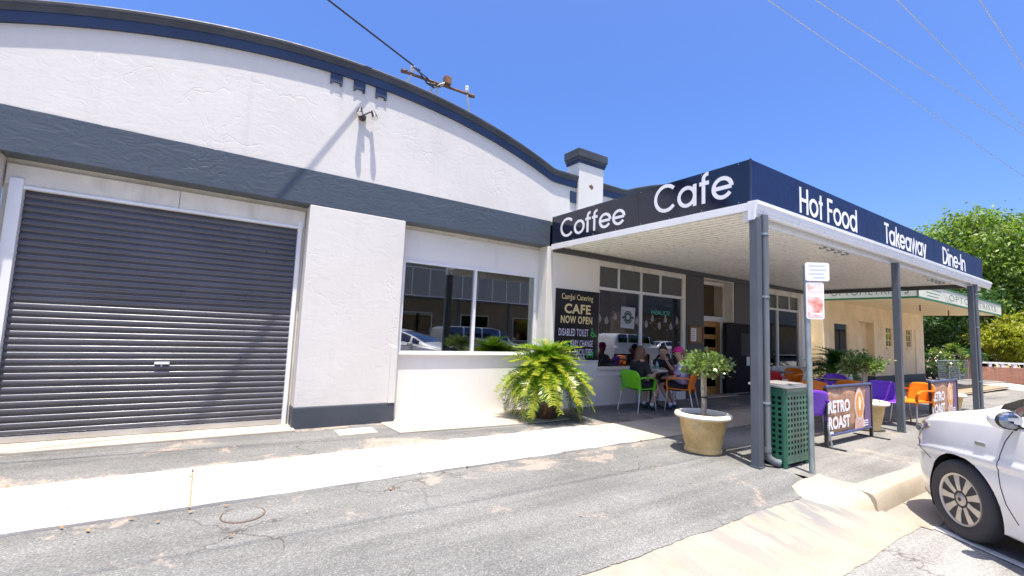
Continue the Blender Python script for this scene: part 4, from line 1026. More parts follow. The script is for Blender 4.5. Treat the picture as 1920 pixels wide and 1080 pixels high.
def banner(x0, x1, y, label):
    zf = fall((x0 + x1) / 2, y)
    b = thing('cafe_barrier', label, 'barrier', (x0, y, zf), group='coffee banner barriers')
    w = x1 - x0; H_ = .83; bl = pm('barrier_frame', (.02, .022, .026), .35, var=.1); bu = pm('barrier_rail', (.05, .07, .16), .4)
    for x in (.03, w - .03):
        MB().box(x - .022, x + .022, -.022, .022, 0.012, H_).build('upright', bl, b, local=True, bevel=.004)
        MB().box(x - .03, x + .03, -.24, .24, 0.0, .011).build('foot', bl, b, local=True)
    MB().tube([(.02, 0, H_ + .012), (w - .02, 0, H_ + .012)], .02, 10).build('top_rail', bu, b, local=True, smooth=True)
    MB().tube([(.05, 0, .155), (w - .05, 0, .155)], .02, 10).build('bottom_rail', bu, b, local=True, smooth=True)
    brown = pm('banner_print', (.44, .24, .14), .55, var=.25, vs=9)
    cl = MB().grid([[(u, .006 * math.sin(u * 9 + v * 5), v) for u in rng(.055, w - .055, 12)] for v in rng(.17, H_ - .005, 6)]).build('banner', brown, b, local=True, smooth=True, solid=.002)
    def pt(u, v, d): return Vector((u, -.009 - d, v))
    def disc(cx, cz, rx, rz, mat, d, nm, a0=0, a1=360):
        pts = [pt(cx + rx * math.cos(R_(a)), cz + rz * math.sin(R_(a)), d) for a in rng(a0, a1, 28)[:-1]]
        MB().prism(pts, (0, .001, 0)).build(nm, mat, cl, local=True)
    MB().prism([pt(w * .80, .175, .0), pt(w - .06, .175, .0), pt(w - .06, H_ - .02, .0), pt(w * .86, H_ - .02, .0)], (0, .001, 0)).build('purple_panel', pm('banner_purple', (.17, .10, .20), .55), cl, local=True)
    cx = w * .70
    MB().prism([pt(cx - .2, .175, .002), pt(cx + .2, .175, .002), pt(cx + .13, .40, .002), pt(cx + .21, .50, .002), pt(cx + .16, .66, .002), pt(cx + .07, .77, .002), pt(cx, .80, .002), pt(cx - .08, .77, .002), pt(cx - .17, .66, .002), pt(cx - .21, .50, .002), pt(cx - .14, .36, .002)], (0, .001, 0)).build('hand_print', pm('banner_skin', (.62, .40, .33), .55, var=.2, vs=14), cl, local=True)
    disc(cx, .53, .165, .235, pm('banner_cup', (.72, .62, .56), .5), .004, 'cup_print')
    disc(cx, .53, .135, .195, pm('banner_coffee', (.85, .33, .06), .5, var=.3, vs=12), .006, 'coffee_print')
    disc(cx, .55, .05, .11, pm('banner_milk', (.85, .74, .55), .5), .008, 'milk_print')
    wl = M['letter']
    for t, z, s_ in (('RETRO', .475, .235), ('ROAST', .245, .235)):
        flat_text(t, s_, (.06, -.009, z), (1, 0, 0), (0, -1, 0), wl, cl, bold=.010, width=w * .44, lift=.010, local=True)
    sq = MB(); ribbon(sq, [(w * .11 + .012 * k, .715 + .022 * math.sin(k * 1.9) + .012 * math.sin(k * .7)) for k in range(int(w * 12))], .009, pt, .010, .001)
    sq.build('script_print', pm('banner_script', (.55, .45, .40), .6), cl, local=True, fix=False)
    for z in (.20, .235, .27): MB().prism([pt(cx + .1, z, .010), pt(cx + .3, z, .010), pt(cx + .3, z + .018, .010), pt(cx + .1, z + .018, .010)], (0, .001, 0)).build('print_line', wl, cl, local=True)
    MB().prism([pt(.06, .172, .004), pt(.24, .172, .004), pt(.22, .21, .004), pt(.06, .21, .004)], (0, .001, 0)).build('print_patch', M['letter'], cl, local=True)
banner(7.42, 9.10, 2.97, 'brown RETRO ROAST coffee banner barrier standing beside the green bin')
banner(11.62, 13.42, 2.86, 'brown RETRO ROAST coffee banner barrier between the second and third awning posts')
# ------------------------------------------------------------------ cafe chairs and tables (local: facing +x)
def chair_proto(cname, rgb, label):
    mt = pm('resin_' + cname, rgb, .38, var=.06)
    t = thing('cafe_chair', label, 'chair')
    # seat shell
    rows = []
    for u in rng(-.22, .24, 8):
        row = []
        for v in rng(-.225, .225, 8):
            row.append((u, v, .435 + .018 * (abs(v) / .225) ** 2 - .012 * math.cos(u * 6) + (.02 if u < -.2 else 0) - (.015 if u > .2 else 0)))
        rows.append(row)
    MB().grid(rows).build('seat', mt, t, local=True, smooth='all', solid=.022)
    # moulded backrest, curved and raked, rounded top
    rows = []
    for i, z in enumerate(rng(.44, .80, 10)):
        s_ = (z - .44) / .36; hw = .225 + .012 * math.sin(s_ * PI) - (.055 * max(0, (s_ - .8) / .2) ** 2)
        rows.append([(-.225 - .085 * s_ + .045 * (v * v) * (1 - .2 * s_), v * hw, z - .018 * s_ * v * v) for v in rng(-1, 1, 10)])
    MB().grid(rows).build('backrest', mt, t, local=True, smooth='all', solid=.018)
    for s_ in (-1, 1):
        a = MB()
        path = [(-.27, .215, .64), (-.18, .255, .665), (0.0, .268, .665), (.14, .262, .65), (.205, .25, .60), (.215, .235, .52), (.20, .225, .43)]
        for p, q in zip(path[:-1], path[1:]):
            pass
        pts = [Vector((x, y * s_, z)) for x, y, z in path]
        rows = []
        for i, p in enumerate(pts):
            tn = (pts[min(i + 1, len(pts) - 1)] - pts[max(i - 1, 0)]).normalized()
            sd_ = Vector((0, 1, 0)); up_ = tn.cross(sd_).normalized()
            rows.append([p + sd_ * .026 * cx + up_ * .012 * cz for cx, cz in ((-1, -1), (1, -1), (1, 1), (-1, 1), (-1, -1))])
        a.grid(rows).build('arm', mt, t, local=True, smooth=True)
        for fx, tx in ((.20, .25), (-.215, -.30)):
            MB().tube([(fx, .215 * s_, .44), (tx, .245 * s_, 0.0)], .0135, 10).build('leg', M['silver'], t, local=True, smooth=True)
            if fx < 0: MB().tube([(fx, .215 * s_, .47), (fx - .012, .219 * s_, .37)], .021, 10).build('leg_socket', mt, t, local=True)
            else: MB().tube([(fx, .215 * s_, .45), (fx + .008, .219 * s_, .38)], .019, 10).build('leg_socket', mt, t, local=True)
    return t
ORANGE, PURPLE = (.85, .22, .012), (.17, .04, .52)
prot = {}
def chair(cname, rgb, x, y, ang, label, group=None):
    if cname not in prot:
        c = prot[cname] = chair_proto(cname, rgb, label)
    else: c = copy_tree(prot[cname])
    c.location = (x, y, fall(x, y) + (.004 if y > 5.4 else 0)); c.rotation_euler = (0, 0, R_(ang)); c['label'] = label
    c['group'] = 'resin cafe chairs'
    return c
chair('green', (.16, .56, .015), 7.18, 6.14, 2, 'lime green resin armchair at the cafe table')
chair('orange', ORANGE, 8.06, 5.80, 112, 'orange resin armchair with the person in the pink cap')
chair('red', (.50, .015, .02), 8.55, 6.60, 212, 'red resin armchair tucked behind the table against the cafe window')
chair('red', (.5, .015, .02), 11.05, 5.52, 20, 'red resin armchair beside the doorway end table')
chair('orange', ORANGE, 12.55, 5.85, 175, 'orange resin armchair pulled up under the second cafe window')
chair('purple', PURPLE, 11.75, 4.55, 188, 'purple resin armchair facing the doorway, behind the bin')
chair('purple', PURPLE, 7.36, 3.27, 62, 'purple resin armchair between the green bin and the first banner')
chair('orange', ORANGE, 8.75, 3.72, 190, 'orange resin armchair hidden behind the first banner')
chair('purple', PURPLE, 10.86, 3.36, 200, 'purple resin armchair behind the potted tree near the middle post')
chair('orange', ORANGE, 11.52, 3.10, 160, 'orange resin armchair against the second banner')
chair('orange', ORANGE, 10.50, 3.75, 20, 'orange resin armchair half hidden by the middle awning post')
def table(x, y, label, s_=.30, pedestal=True):
    t = thing('cafe_table', label, 'table', (x, y, fall(x, y) + (.004 if y > 5.4 else 0)), group='dark cafe tables')
    dk = pm('table_dark', (.03, .03, .034), .35)
    MB().box(-s_, s_, -s_, s_, .715, .74).build('tabletop', dk, t, local=True, bevel=.008)
    MB().tube([(0, 0, .02), (0, 0, .715)], .028, 12).build('column', dk, t, local=True, smooth=True)
    for k in range(4):
        a = PI / 4 + k * PI / 2; MB().tube([(0, 0, .06), (.30 * math.cos(a), .30 * math.sin(a), .014)], [.022, .014], 8).build('foot', dk, t, local=True)
    return t
table(7.80, 6.33, 'dark square cafe table with bottles where three people sit')
table(11.75, 5.75, 'dark square cafe table under the second cafe window')
table(7.95, 3.75, 'dark square cafe table behind the first banner')
table(11.0, 4.05, 'dark square cafe table with a glass jar behind the middle post')
# things on the tables
def bottle(x, y, z, capc, label):
    b = thing('water_bottle', label, 'bottle', (x, y, z))
    MB().lathe([(0, 0), (.031, 0), (.033, .01), (.033, .05), (.030, .055), (.033, .06), (.033, .13), (.026, .16), (.013, .185), (.013, .20), (0, .20)], (0, 0, 0), 14).build('body', pm('clear_plastic', (.45, .55, .55), .12, coat=.5), b, local=True, smooth=True)
    MB().lathe([(.0335, .065), (.0338, .066), (.0338, .115), (.0335, .116)], (0, 0, 0), 14).build('label_band', pm('bottle_label', (.12, .45, .35), .5), b, local=True)
    MB().lathe([(.0155, .19), (.0155, .215), (0, .216)], (0, 0, 0), 12).build('cap', capc, b, local=True)
bottle(7.68, 6.22, .745, M['white'], 'clear water bottle with white cap on the cafe table')
bottle(7.95, 6.30, .745, pm('cap_blue', (.03, .15, .6), .4), 'clear water bottle with blue cap on the cafe table')
tr = thing('food_box', 'white cardboard food tray lying on the cafe table', 'tray', (7.83, 6.16, .745))
MB().box(-.15, .17, -.09, .09, 0, .006).build('base', M['paper'], tr, local=True)
MB().box(-.15, .17, -.09, -.082, .006, .04).box(-.15, .17, .082, .09, .006, .04).box(-.15, -.142, -.082, .082, .006, .04).box(.162, .17, -.082, .082, .006, .04).build('sides', M['paper'], tr, local=True)
def jar(x, y, z, label):
    b = thing('glass_jar', label, 'jar', (x, y, z))
    MB().lathe([(0, 0), (.04, 0), (.042, .02), (.042, .085), (.034, .1), (0, .1)], (0, 0, 0), 14).build('glass', pm('jar_glass', (.5, .55, .55), .1, coat=.6), b, local=True, smooth=True)
    MB().lathe([(.036, .1), (.037, .12), (0, .122)], (0, 0, 0), 14).build('lid', M['silver'], b, local=True)
jar(11.05, 3.95, .735, 'small glass sugar jar on the table behind the middle post')
jar(7.85, 3.7, .745, 'small glass sugar jar on the table behind the first banner')
jar(11.6, 5.75, .75, 'small glass sugar jar on the table under the second window')

# ------------------------------------------------------------------ people
def skin(name, V, E, mat, parent, sub=2, root=0):
    """V: list of (x, y, z, rx, ry)"""
    bm = bmesh.new(); ly = bm.verts.layers.skin.verify()
    vs = []
    for i, p in enumerate(V):
        v = bm.verts.new(p[:3]); v[ly].radius = (p[3], p[4] if len(p) > 4 else p[3]); v[ly].use_root = (i == root); vs.append(v)
    for a, b_ in E: bm.edges.new((vs[a], vs[b_]))
    me = bpy.data.meshes.new(name); bm.to_mesh(me); bm.free()
    o = bpy.data.objects.new(name, me); col.objects.link(o)
    md = o.modifiers.new('s', 'SKIN'); md.use_smooth_shade = True
    m2 = o.modifiers.new('u', 'SUBSURF'); m2.levels = sub; m2.render_levels = sub
    dg = bpy.context.evaluated_depsgraph_get(); dg.update()
    nm = bpy.data.meshes.new_from_object(o.evaluated_get(dg))
    o.modifiers.clear(); o.data = nm; bpy.data.meshes.remove(me)
    nm.polygons.foreach_set('use_smooth', [True] * len(nm.polygons))
    nm.materials.clear(); nm.materials.append(mat)
    o.parent = parent
    return o
SKIN = pm('skin', (.52, .31, .22), .5, var=.08)
def person(x, y, ang, label, P, shirt, shorts, hair, k=.95):
    """seated figure facing +x locally; P holds the joints of this pose"""
    t = thing('person', label, 'person', (x, y, .004), R_(ang))
    def S(p): return tuple(c * k for c in p)
    pel, chest, neck, head = P['pelvis'], P['chest'], P['neck'], P['head']
    V = [(*pel, .125, .15), ((pel[0] + chest[0]) / 2, 0, (pel[2] + chest[2]) / 2, .105, .135), (*chest, .11, .155), (*neck, .055, .055), (head[0] + .008, head[1], head[2] - .075, .070, .066), (*head, .104, .094), (head[0] - .005, head[1], head[2] + .07, .085, .08)]
    E = [(0, 1), (1, 2), (2, 3), (3, 4), (4, 5), (5, 6)]
    for s_, nm in ((1, 'L'), (-1, 'R')):
        sh, el, wr = P['sh' + nm], P['el' + nm], P['wr' + nm]
        n = len(V); V += [(*sh, .058), (*((a + b_) / 2 for a, b_ in zip(sh, el)), .045), (*el, .038), (*((a + b_) / 2 for a, b_ in zip(el, wr)), .036), (*wr, .024)]
        E += [(2, n), (n, n + 1), (n + 1, n + 2), (n + 2, n + 3), (n + 3, n + 4)]
        d = (Vector(wr) - Vector(el)).normalized(); sd_ = d.cross(Vector((0, 0, 1))).normalized(); up_ = sd_.cross(d)
        pm_ = Vector(wr) + d * .06
        V.append((*pm_, .024, .034)); E.append((n + 4, n + 5))
        for j, (off, ln) in enumerate(((-.028, .06), (-.01, .075), (.01, .07), (.027, .055))):
            b0 = pm_ + d * .03 + sd_ * off; b1 = b0 + d * ln * .6 - up_ * .012; b2 = b1 + d * ln * .3 - up_ * .025; q = len(V)
            V += [(*b0, .0095), (*b1, .0085), (*b2, .007)]; E += [(n + 5, q), (q, q + 1), (q + 1, q + 2)]
        q = len(V); tb = Vector(wr) + d * .035 + sd_ * .03 * -s_
        V += [(*(tb), .0105), (*(tb + d * .035 + sd_ * .022 * -s_ - up_ * .01), .009)]; E += [(n + 5, q), (q, q + 1)]
        hp, kn, an = P['hip' + nm], P['kn' + nm], P['an' + nm]; n = len(V)
        V += [(*hp, .085), (*((a + b_) / 2 for a, b_ in zip(hp, kn)), .076), (*kn, .056), (*((a * .6 + b_ * .4) for a, b_ in zip(kn, an)), .054), (*an, .034)]
        E += [(0, n), (n, n + 1), (n + 1, n + 2), (n + 2, n + 3), (n + 3, n + 4)]
    V = [tuple(c * k for c in v) for v in V]
    skin('body', V, E, SKIN, t)
    # shirt: lofted torso with two sleeves; shorts: lofted seat with two legs
    def loft(mb, rings, n=18):
        rows = []
        for c, rx, ry in rings: rows.append([(c[0] + rx * math.cos(2 * PI * i / n), c[1] + ry * math.sin(2 * PI * i / n), c[2]) for i in range(n + 1)])
        mb.grid(rows)
    pv, cv, nv = Vector(pel), Vector(chest), Vector(neck)
    mb = MB()
    loft(mb, [(pv + Vector((.0, 0, -.05)), .135, .175), (pv + Vector((0, 0, .03)), .132, .168), (pv.lerp(cv, .45), .122, .155), (pv.lerp(cv, .8), .124, .165), (cv + Vector((0, 0, .02)), .120, .185), (cv + Vector((0, 0, .075)), .095, .165), (cv.lerp(nv, .72), .068, .10), (cv.lerp(nv, .85), .058, .065)])
    for nm in 'LR':
        sh, el = Vector(P['sh' + nm]), Vector(P['el' + nm]); inn = sh.lerp(cv, .35)
        mb.tube([inn, sh + Vector((0, 0, .008)), sh.lerp(el, .35), sh.lerp(el, .68)], [.085, .078, .070, .068], 14, cap=False)
    mb.xf(Matrix.Scale(k, 4)).build('shirt', shirt, t, local=True, smooth='all')
    mb = MB()
    loft(mb, [(pv + Vector((.0, 0, -.10)), .13, .16), (pv + Vector((.0, 0, -.06)), .145, .178), (pv + Vector((0, 0, .0)), .14, .176), (pv + Vector((0, 0, .05)), .128, .165)])
    for nm in 'LR':
        hp, kn = Vector(P['hip' + nm]), Vector(P['kn' + nm])
        mb.tube([hp - (kn - hp) * .12, hp, hp.lerp(kn, .35), hp.lerp(kn, .74)], [.10, .105, .100, .092], 14, cap=False)
    mb.xf(Matrix.Scale(k, 4)).build('shorts', shorts, t, local=True, smooth='all')
    for nm in 'LR':
        an, toe = Vector(P['an' + nm]), Vector(P['toe' + nm]); up_ = (Vector(P['kn' + nm]) - an).normalized()
        so = skin('sock', [tuple(c * k for c in (*(an - up_ * .02), .042)), tuple(c * k for c in (*(an + up_ * .07), .043))], [(0, 1)], pm('white_sock', (.72, .72, .78), .8), t, 1)
        h_ = an - (toe - an).normalized() * .05 + Vector((0, 0, -.05))
        sh_ = skin('shoe', [tuple(c * k for c in v) for v in ((*h_, .04, .042), (*(an.lerp(toe, .45) + Vector((0, 0, -.01))), .045, .046), (*toe, .032, .042))], [(0, 1), (1, 2)], P.get('shoe', M['black']), t, 2)
    # face: eyes, brows, mouth, ears, nose
    hd = Vector(head) * k; fx = Vector((1, 0, 0)); q = P.get('look', 0.0); fx = Vector((math.cos(R_(q)), math.sin(R_(q)), -.12)).normalized(); sy = Vector((-math.sin(R_(q)), math.cos(R_(q)), 0))
    fm = MB()
    for s_ in (-1, 1): MB().ball(hd + fx * .078 + sy * .03 * s_ + Vector((0, 0, .012)), .011, .011, .008, 8, 6).build('eye', M['black'], t, local=True)
    MB().ball(hd + fx * .088 + Vector((0, 0, -.012)), .016, .012, .02, 8, 6).build('nose', SKIN, t, local=True, smooth='all')
    MB().ball(hd + fx * .076 + Vector((0, 0, -.05)), .008, .02, .006, 8, 6).build('mouth', pm('lips', (.38, .14, .12), .5), t, local=True)
    er = MB()
    for s_ in (-1, 1): MB().ball(hd + sy * .074 * s_ - fx * .01, .014, .008, .024, 8, 6).build('ear', SKIN, t, local=True, smooth='all')
    if hair:
        hv, he, hm = hair(hd, fx, sy); skin('hair', hv, he, hm, t)
    return t, hd, fx, sy
brown = pm('brown_hair', (.13, .065, .035), .45, var=.4, vs=40); fair = pm('light_brown_hair', (.26, .14, .07), .45, var=.4, vs=40); darkh = pm('dark_hair', (.035, .02, .015), .4, var=.3, vs=40)
def hair_long(hd, fx, sy):
    V = [(*(hd + fx * .035 + Vector((0, 0, .085))), .075, .085), (*(hd - fx * .03 + Vector((0, 0, .05))), .118, .118), (*(hd - fx * .045 + Vector((0, 0, -.05))), .112, .118), (*(hd - fx * .06 + Vector((0, 0, -.16))), .105, .115), (*(hd - fx * .075 + Vector((0, 0, -.27))), .075, .10)]
    return V, [(0, 1), (1, 2), (2, 3), (3, 4)], brown
def hair_pony(hd, fx, sy):
    V = [(*(hd + fx * .0 + Vector((0, 0, .06))), .07, .075), (*(hd - fx * .045 + Vector((0, 0, .02))), .105, .11), (*(hd - fx * .115 + Vector((0, 0, .0))), .035, .04), (*(hd - fx * .15 + Vector((0, 0, -.1))), .05, .06), (*(hd - fx * .145 + Vector((0, 0, -.22))), .045, .055), (*(hd - fx * .13 + Vector((0, 0, -.31))), .02, .02)]
    return V, [(i, i + 1) for i in range(5)], fair
def hair_tied(hd, fx, sy):
    V = [(*(hd + fx * .035 + Vector((0, 0, .085))), .07, .08), (*(hd - fx * .03 + Vector((0, 0, .05))), .115, .115), (*(hd - fx * .06 + Vector((0, 0, -.04))), .085, .09)]
    return V, [(0, 1), (1, 2)], darkh
def pose(lean=.0, elL=(.12, .25, .70), wrL=(.34, .12, .80), elR=(.12, -.25, .70), wrR=(.34, -.12, .80), knx=.42, anx=.40, tx=.15, anz=.10, tz=.035, headx=.04, **kw):
    P = dict(pelvis=(-.05, 0, .53), chest=(-.05 + lean, 0, .90), neck=(-.04 + lean * 1.2, 0, 1.06), head=(headx + lean * 1.2, 0, 1.20),
             shL=(-.05 + lean, .165, .95), shR=(-.05 + lean, -.165, .95), elL=elL, elR=elR, wrL=wrL, wrR=wrR,
             hipL=(.0, .095, .51), hipR=(.0, -.095, .51), knL=(knx, .13, .52), knR=(knx, -.13, .51), anL=(anx, .12, anz), anR=(anx - .03, -.10, anz),
             toeL=(anx + tx, .14, tz), toeR=(anx + tx - .03, -.12, tz))
    P.update(kw); return P
person(7.22, 6.14, 2, 'person in black shirt with shoulder length brown hair on the green chair', pose(lean=.03, anx=.30, tx=.15, shoe=pm('shoe_green', (.02, .06, .045), .5), elR=(.05, -.23, .69), wrR=(.28, -.17, .77), look=-25), pm('black_shirt', (.014, .014, .016), .8), pm('black_shorts', (.012, .012, .014), .8), hair_long)
tie = pm('tie_dye', (.36, .30, .50), .8, var=.75, vs=9)
p2, hd, fx, sy = person(8.06, 5.82, 112, 'person in pink cap and tie-dye shirt with a long ponytail on the orange chair', pose(lean=.0, elL=(.06, .24, .68), wrL=(.26, .1, .66), elR=(.06, -.24, .68), wrR=(.27, -.06, .68), knx=.38, anx=.16, tx=.14, shoe=pm('shoe_navy', (.02, .03, .07), .5, var=.5, vs=20), look=25), tie, pm('dark_shorts', (.012, .012, .016), .8), hair_pony)
pink = pm('pink_cap', (.72, .02, .26), .7)
cp = MB().ball(hd + Vector((0, 0, .055)) - fx * .005, .098, .092, .085, 16, 10).build('cap', pink, p2, local=True, smooth='all')
br_ = MB(); pts = [hd + fx * .06 + sy * .085 + Vector((0, 0, .05))] + [hd + fx * (.075 + .11 * math.cos(R_(a))) + sy * .09 * math.sin(R_(a)) + Vector((0, 0, .045 - .02 * math.cos(R_(a)))) for a in rng(80, -80, 10)] + [hd + fx * .06 - sy * .085 + Vector((0, 0, .05))]
br_.prism(pts, (0, 0, .006)).build('brim', pink, cp, local=True)
person(8.52, 6.58, 212, 'person in dark shirt with tied dark hair, hand at chin, by the window', pose(lean=.10, elL=(.24, .22, .79), wrL=(.24, .10, .98), elR=(.26, -.22, .79), wrR=(.40, -.02, .82), knx=.36, anx=.34, look=5), pm('dark_shirt', (.018, .016, .018), .8), pm('dark_shorts2', (.016, .016, .02), .8), hair_tied)

# ------------------------------------------------------------------ plants
def fast_mesh(name, V, F, mat, parent=None, local=True):
    """V (n,3) array, F (m,4) array"""
    me = bpy.data.meshes.new(name); V = np.asarray(V, np.float32); F = np.asarray(F, np.int32)
    if parent is not None and not local: V = V - np.array(org(parent), np.float32)
    me.vertices.add(len(V)); me.vertices.foreach_set('co', V.ravel())
    me.loops.add(F.size); me.loops.foreach_set('vertex_index', F.ravel())
    me.polygons.add(len(F)); me.polygons.foreach_set('loop_start', np.arange(len(F), dtype=np.int32) * F.shape[1])
    try: me.polygons.foreach_set('loop_total', np.full(len(F), F.shape[1], np.int32))
    except Exception: pass
    me.update(calc_edges=True); me.validate()
    me.materials.append(mat)
    o = bpy.data.objects.new(name, me); col.objects.link(o)
    if parent is not None: o.parent = parent
    return o
def leaves(C, D, size, ratio, seed, fold=0.25):
    """diamond leaves at C (n,3) pointing roughly along D (n,3); folded along the midrib"""
    g_ = np.random.default_rng(seed); n = len(C)
    D = D / (np.linalg.norm(D, axis=1, keepdims=True) + 1e-9)
    U = g_.normal(size=(n, 3)); S_ = np.cross(D, U); S_ /= (np.linalg.norm(S_, axis=1, keepdims=True) + 1e-9); Nn = np.cross(S_, D)
    L = size * g_.uniform(.6, 1.3, (n, 1)); W = L * ratio * g_.uniform(.8, 1.2, (n, 1))
    a = C; b_ = C + D * L * .45 + S_ * W + Nn * W * fold; c = C + D * L; d = C + D * L * .45 - S_ * W + Nn * W * fold
    V = np.stack([a, b_, c, d], 1).reshape(-1, 3); F = np.arange(4 * n).reshape(-1, 4)
    return V, F

# cycads: each frond its own part, three shared meshes
def cycadmat(name, c, rib, amt):
    mt = leafmat(name, c, .4, .3, 3.0, .3); nt = mt.node_tree; b = nt.nodes['Principled BSDF']
    src = b.inputs['Base Color'].links[0].from_socket
    sp_ = nt.nodes.new('ShaderNodeSeparateXYZ'); nt.links.new(coord(nt), sp_.inputs[0])
    dist = math_(nt, 'ABSOLUTE', sp_.outputs[1])
    mk = ramp(nt, math_(nt, 'ADD', math_(nt, 'MULTIPLY', dist, 5.0), math_(nt, 'MULTIPLY', noise(nt, geopos(nt), 5, 3), .5)), [(.30, amt), (.72, 0.0)])
    out = mixc(nt, mk, src, rib); nt.links.new(out, b.inputs['Base Color'])
    return mt
M['cycad'] = cycadmat('cycad_leaf_gold', (.095, .21, .018), (.55, .50, .03), .7)
M['cycad2'] = cycadmat('cycad_leaf_deep', (.04, .14, .015), (.12, .26, .02), .5)
M['frond_dead'] = leafmat('dead_frond', (.35, .17, .045), .3, .2, 3.0, .6)
def frond_mesh(L, arch_, droop, seed, mat):
    g_ = random.Random(seed); mb = MB(); n = 46
    def axis(t): return Vector((L * (t - .16 * droop * t ** 2.5), 0, L * (arch_ * t - (arch_ + .32 * droop) * t ** 2.3)))
    mb.tube([axis(t) for t in rng(0, 1, 10)], [.012 * (1 - .8 * t) for t in rng(0, 1, 10)], 5, cap=False)
    for i in range(n):
        t = .12 + .88 * i / (n - 1); p = axis(t); tn = (axis(min(1, t + .02)) - axis(t - .02)).normalized()
        ln = L * .24 * (math.sin(PI * (.12 + .80 * t)) ** .7) * g_.uniform(.85, 1.1)
        for s_ in (-1, 1):
            d = (Vector((0, s_, 0)) * g_.uniform(.6, .85) + tn * g_.uniform(.65, .95) + Vector((0, 0, g_.uniform(.1, .6)))).normalized(); sd_ = tn * .0115 * L
            tip = p + d * ln + Vector((0, 0, -.05 * ln)); mid = p + d * ln * .5 + Vector((0, 0, .03 * ln))
            mb.add([p - sd_ * .5, mid - sd_ * .9, tip, mid + sd_ * .9, p + sd_ * .5], [(0, 1, 3, 4), (1, 2, 3)])
    me = mb.mesh('frond'); me.materials.append(mat); return me
def cycad(name, x, y, z0, L, n, label, mat, seed, pot=None, dead=6):
    t = thing(name, label, 'cycad', (x, y, 0)); g_ = random.Random(seed)
    ms = [frond_mesh(L, a, d, seed + i, mat) for i, (a, d) in enumerate(((.75, .8), (.55, 1.3), (.9, .5), (.45, 1.8)))]
    dm = frond_mesh(L * .62, .1, 2.2, seed + 9, M['frond_dead'])
    tk = MB().lathe([(.0, 0), (.13, .0), (.16, .06), (.15, .16), (.08, .22), (0, .23)], (0, 0, z0 - .12), 12).build('trunk', pm('cycad_trunk', (.09, .055, .03), .9, var=.4, vs=30, bs=.8, bsc=40, bd=.02), t, local=True)
    for i in range(n + dead):
        isd = i >= n
        u = i / n
        o = bpy.data.objects.new('frond', dm if isd else g_.choice(ms if u > .35 else [ms[0], ms[2]])); col.objects.link(o); o.parent = t
        el = -35 if isd else (98 - 106 * min(1, u) ** .95 + g_.uniform(-8, 8))
        o.rotation_euler = (g_.uniform(-.25, .25), -R_(el) * .8, i * 2.39996 + g_.uniform(-.2, .2)); o.location = (0, 0, z0 + (.0 if isd else .06))
        s_ = g_.uniform(.82, 1.08); o.scale = (s_, s_, s_)
    return t
cy1 = cycad('potted_cycad', 4.97, 6.24, .44, .92, 150, 'sunlit yellow-green cycad in a brown hexagonal pot beside the shop window', M['cycad'], 3, dead=5)
pt_ = MB()
def ngon_pot(prof, n, rot=0):
    mb = MB(); mb.lathe(prof, (0, 0, 0), n); mb.xf(Matrix.Rotation(rot, 4, 'Z')); return mb
ngon_pot([(.0, .0), (.20, .0), (.245, .26), (.25, .36), (.22, .36), (.215, .30), (0, .30)], 6, .35).build('pot', pm('brown_glaze', (.075, .032, .02), .35, var=.3, vs=5, grime=.2), cy1, local=True, bevel=.01)
cy2 = cycad('potted_cycad', 15.35, 5.9, .50, .95, 44, 'dark green cycad beside the end wall behind purple chairs', M['cycad2'], 31, dead=4)
ngon_pot([(.0, .0), (.24, .0), (.30, .34), (.31, .40), (.27, .40), (.26, .34), (0, .34)], 24).build('pot', pm('dark_pot', (.10, .06, .05), .5, var=.3), cy2, local=True, smooth=True)

# topiary trees in big stone-coloured pots
def pot_mat():
    mt, nt, b = nodes_of('weathered_pot'); p = coord(nt)
    cc = ramp(nt, noise(nt, p, 3.0, 6, .6), [(0.25, (.46, .28, .09)), (0.5, (.70, .49, .20)), (0.75, (.82, .64, .36))])
    cc = mixc(nt, math_(nt, 'MULTIPLY', ramp(nt, noise(nt, p, 7, 6, .7), [(.52, 0), (.7, 1)]), .55), cc, (.20, .17, .13))
    sz = nt.nodes.new('ShaderNodeSeparateXYZ'); nt.links.new(p, sz.inputs[0])
    rim = ramp(nt, sz.outputs[2], [(.425, 0.0), (.45, 1.0)])
    cc = mixc(nt, rim, cc, (.74, .68, .56))
    nt.links.new(cc, b.inputs['Base Color']); b.inputs['Roughness'].default_value = .7; bump(nt, b, noise(nt, p, 60, 4), .3, .003); return mt
M['pot'] = pot_mat()
M['topiary'] = leafmat('topiary_leaf', (.10, .18, .04), .5, .25, 6.0, .3, tip=(.33, .34, .14))
M['bark'] = pm('pale_bark', (.42, .36, .27), .8, var=.35, vs=25, bs=.5, bsc=60, bd=.004)
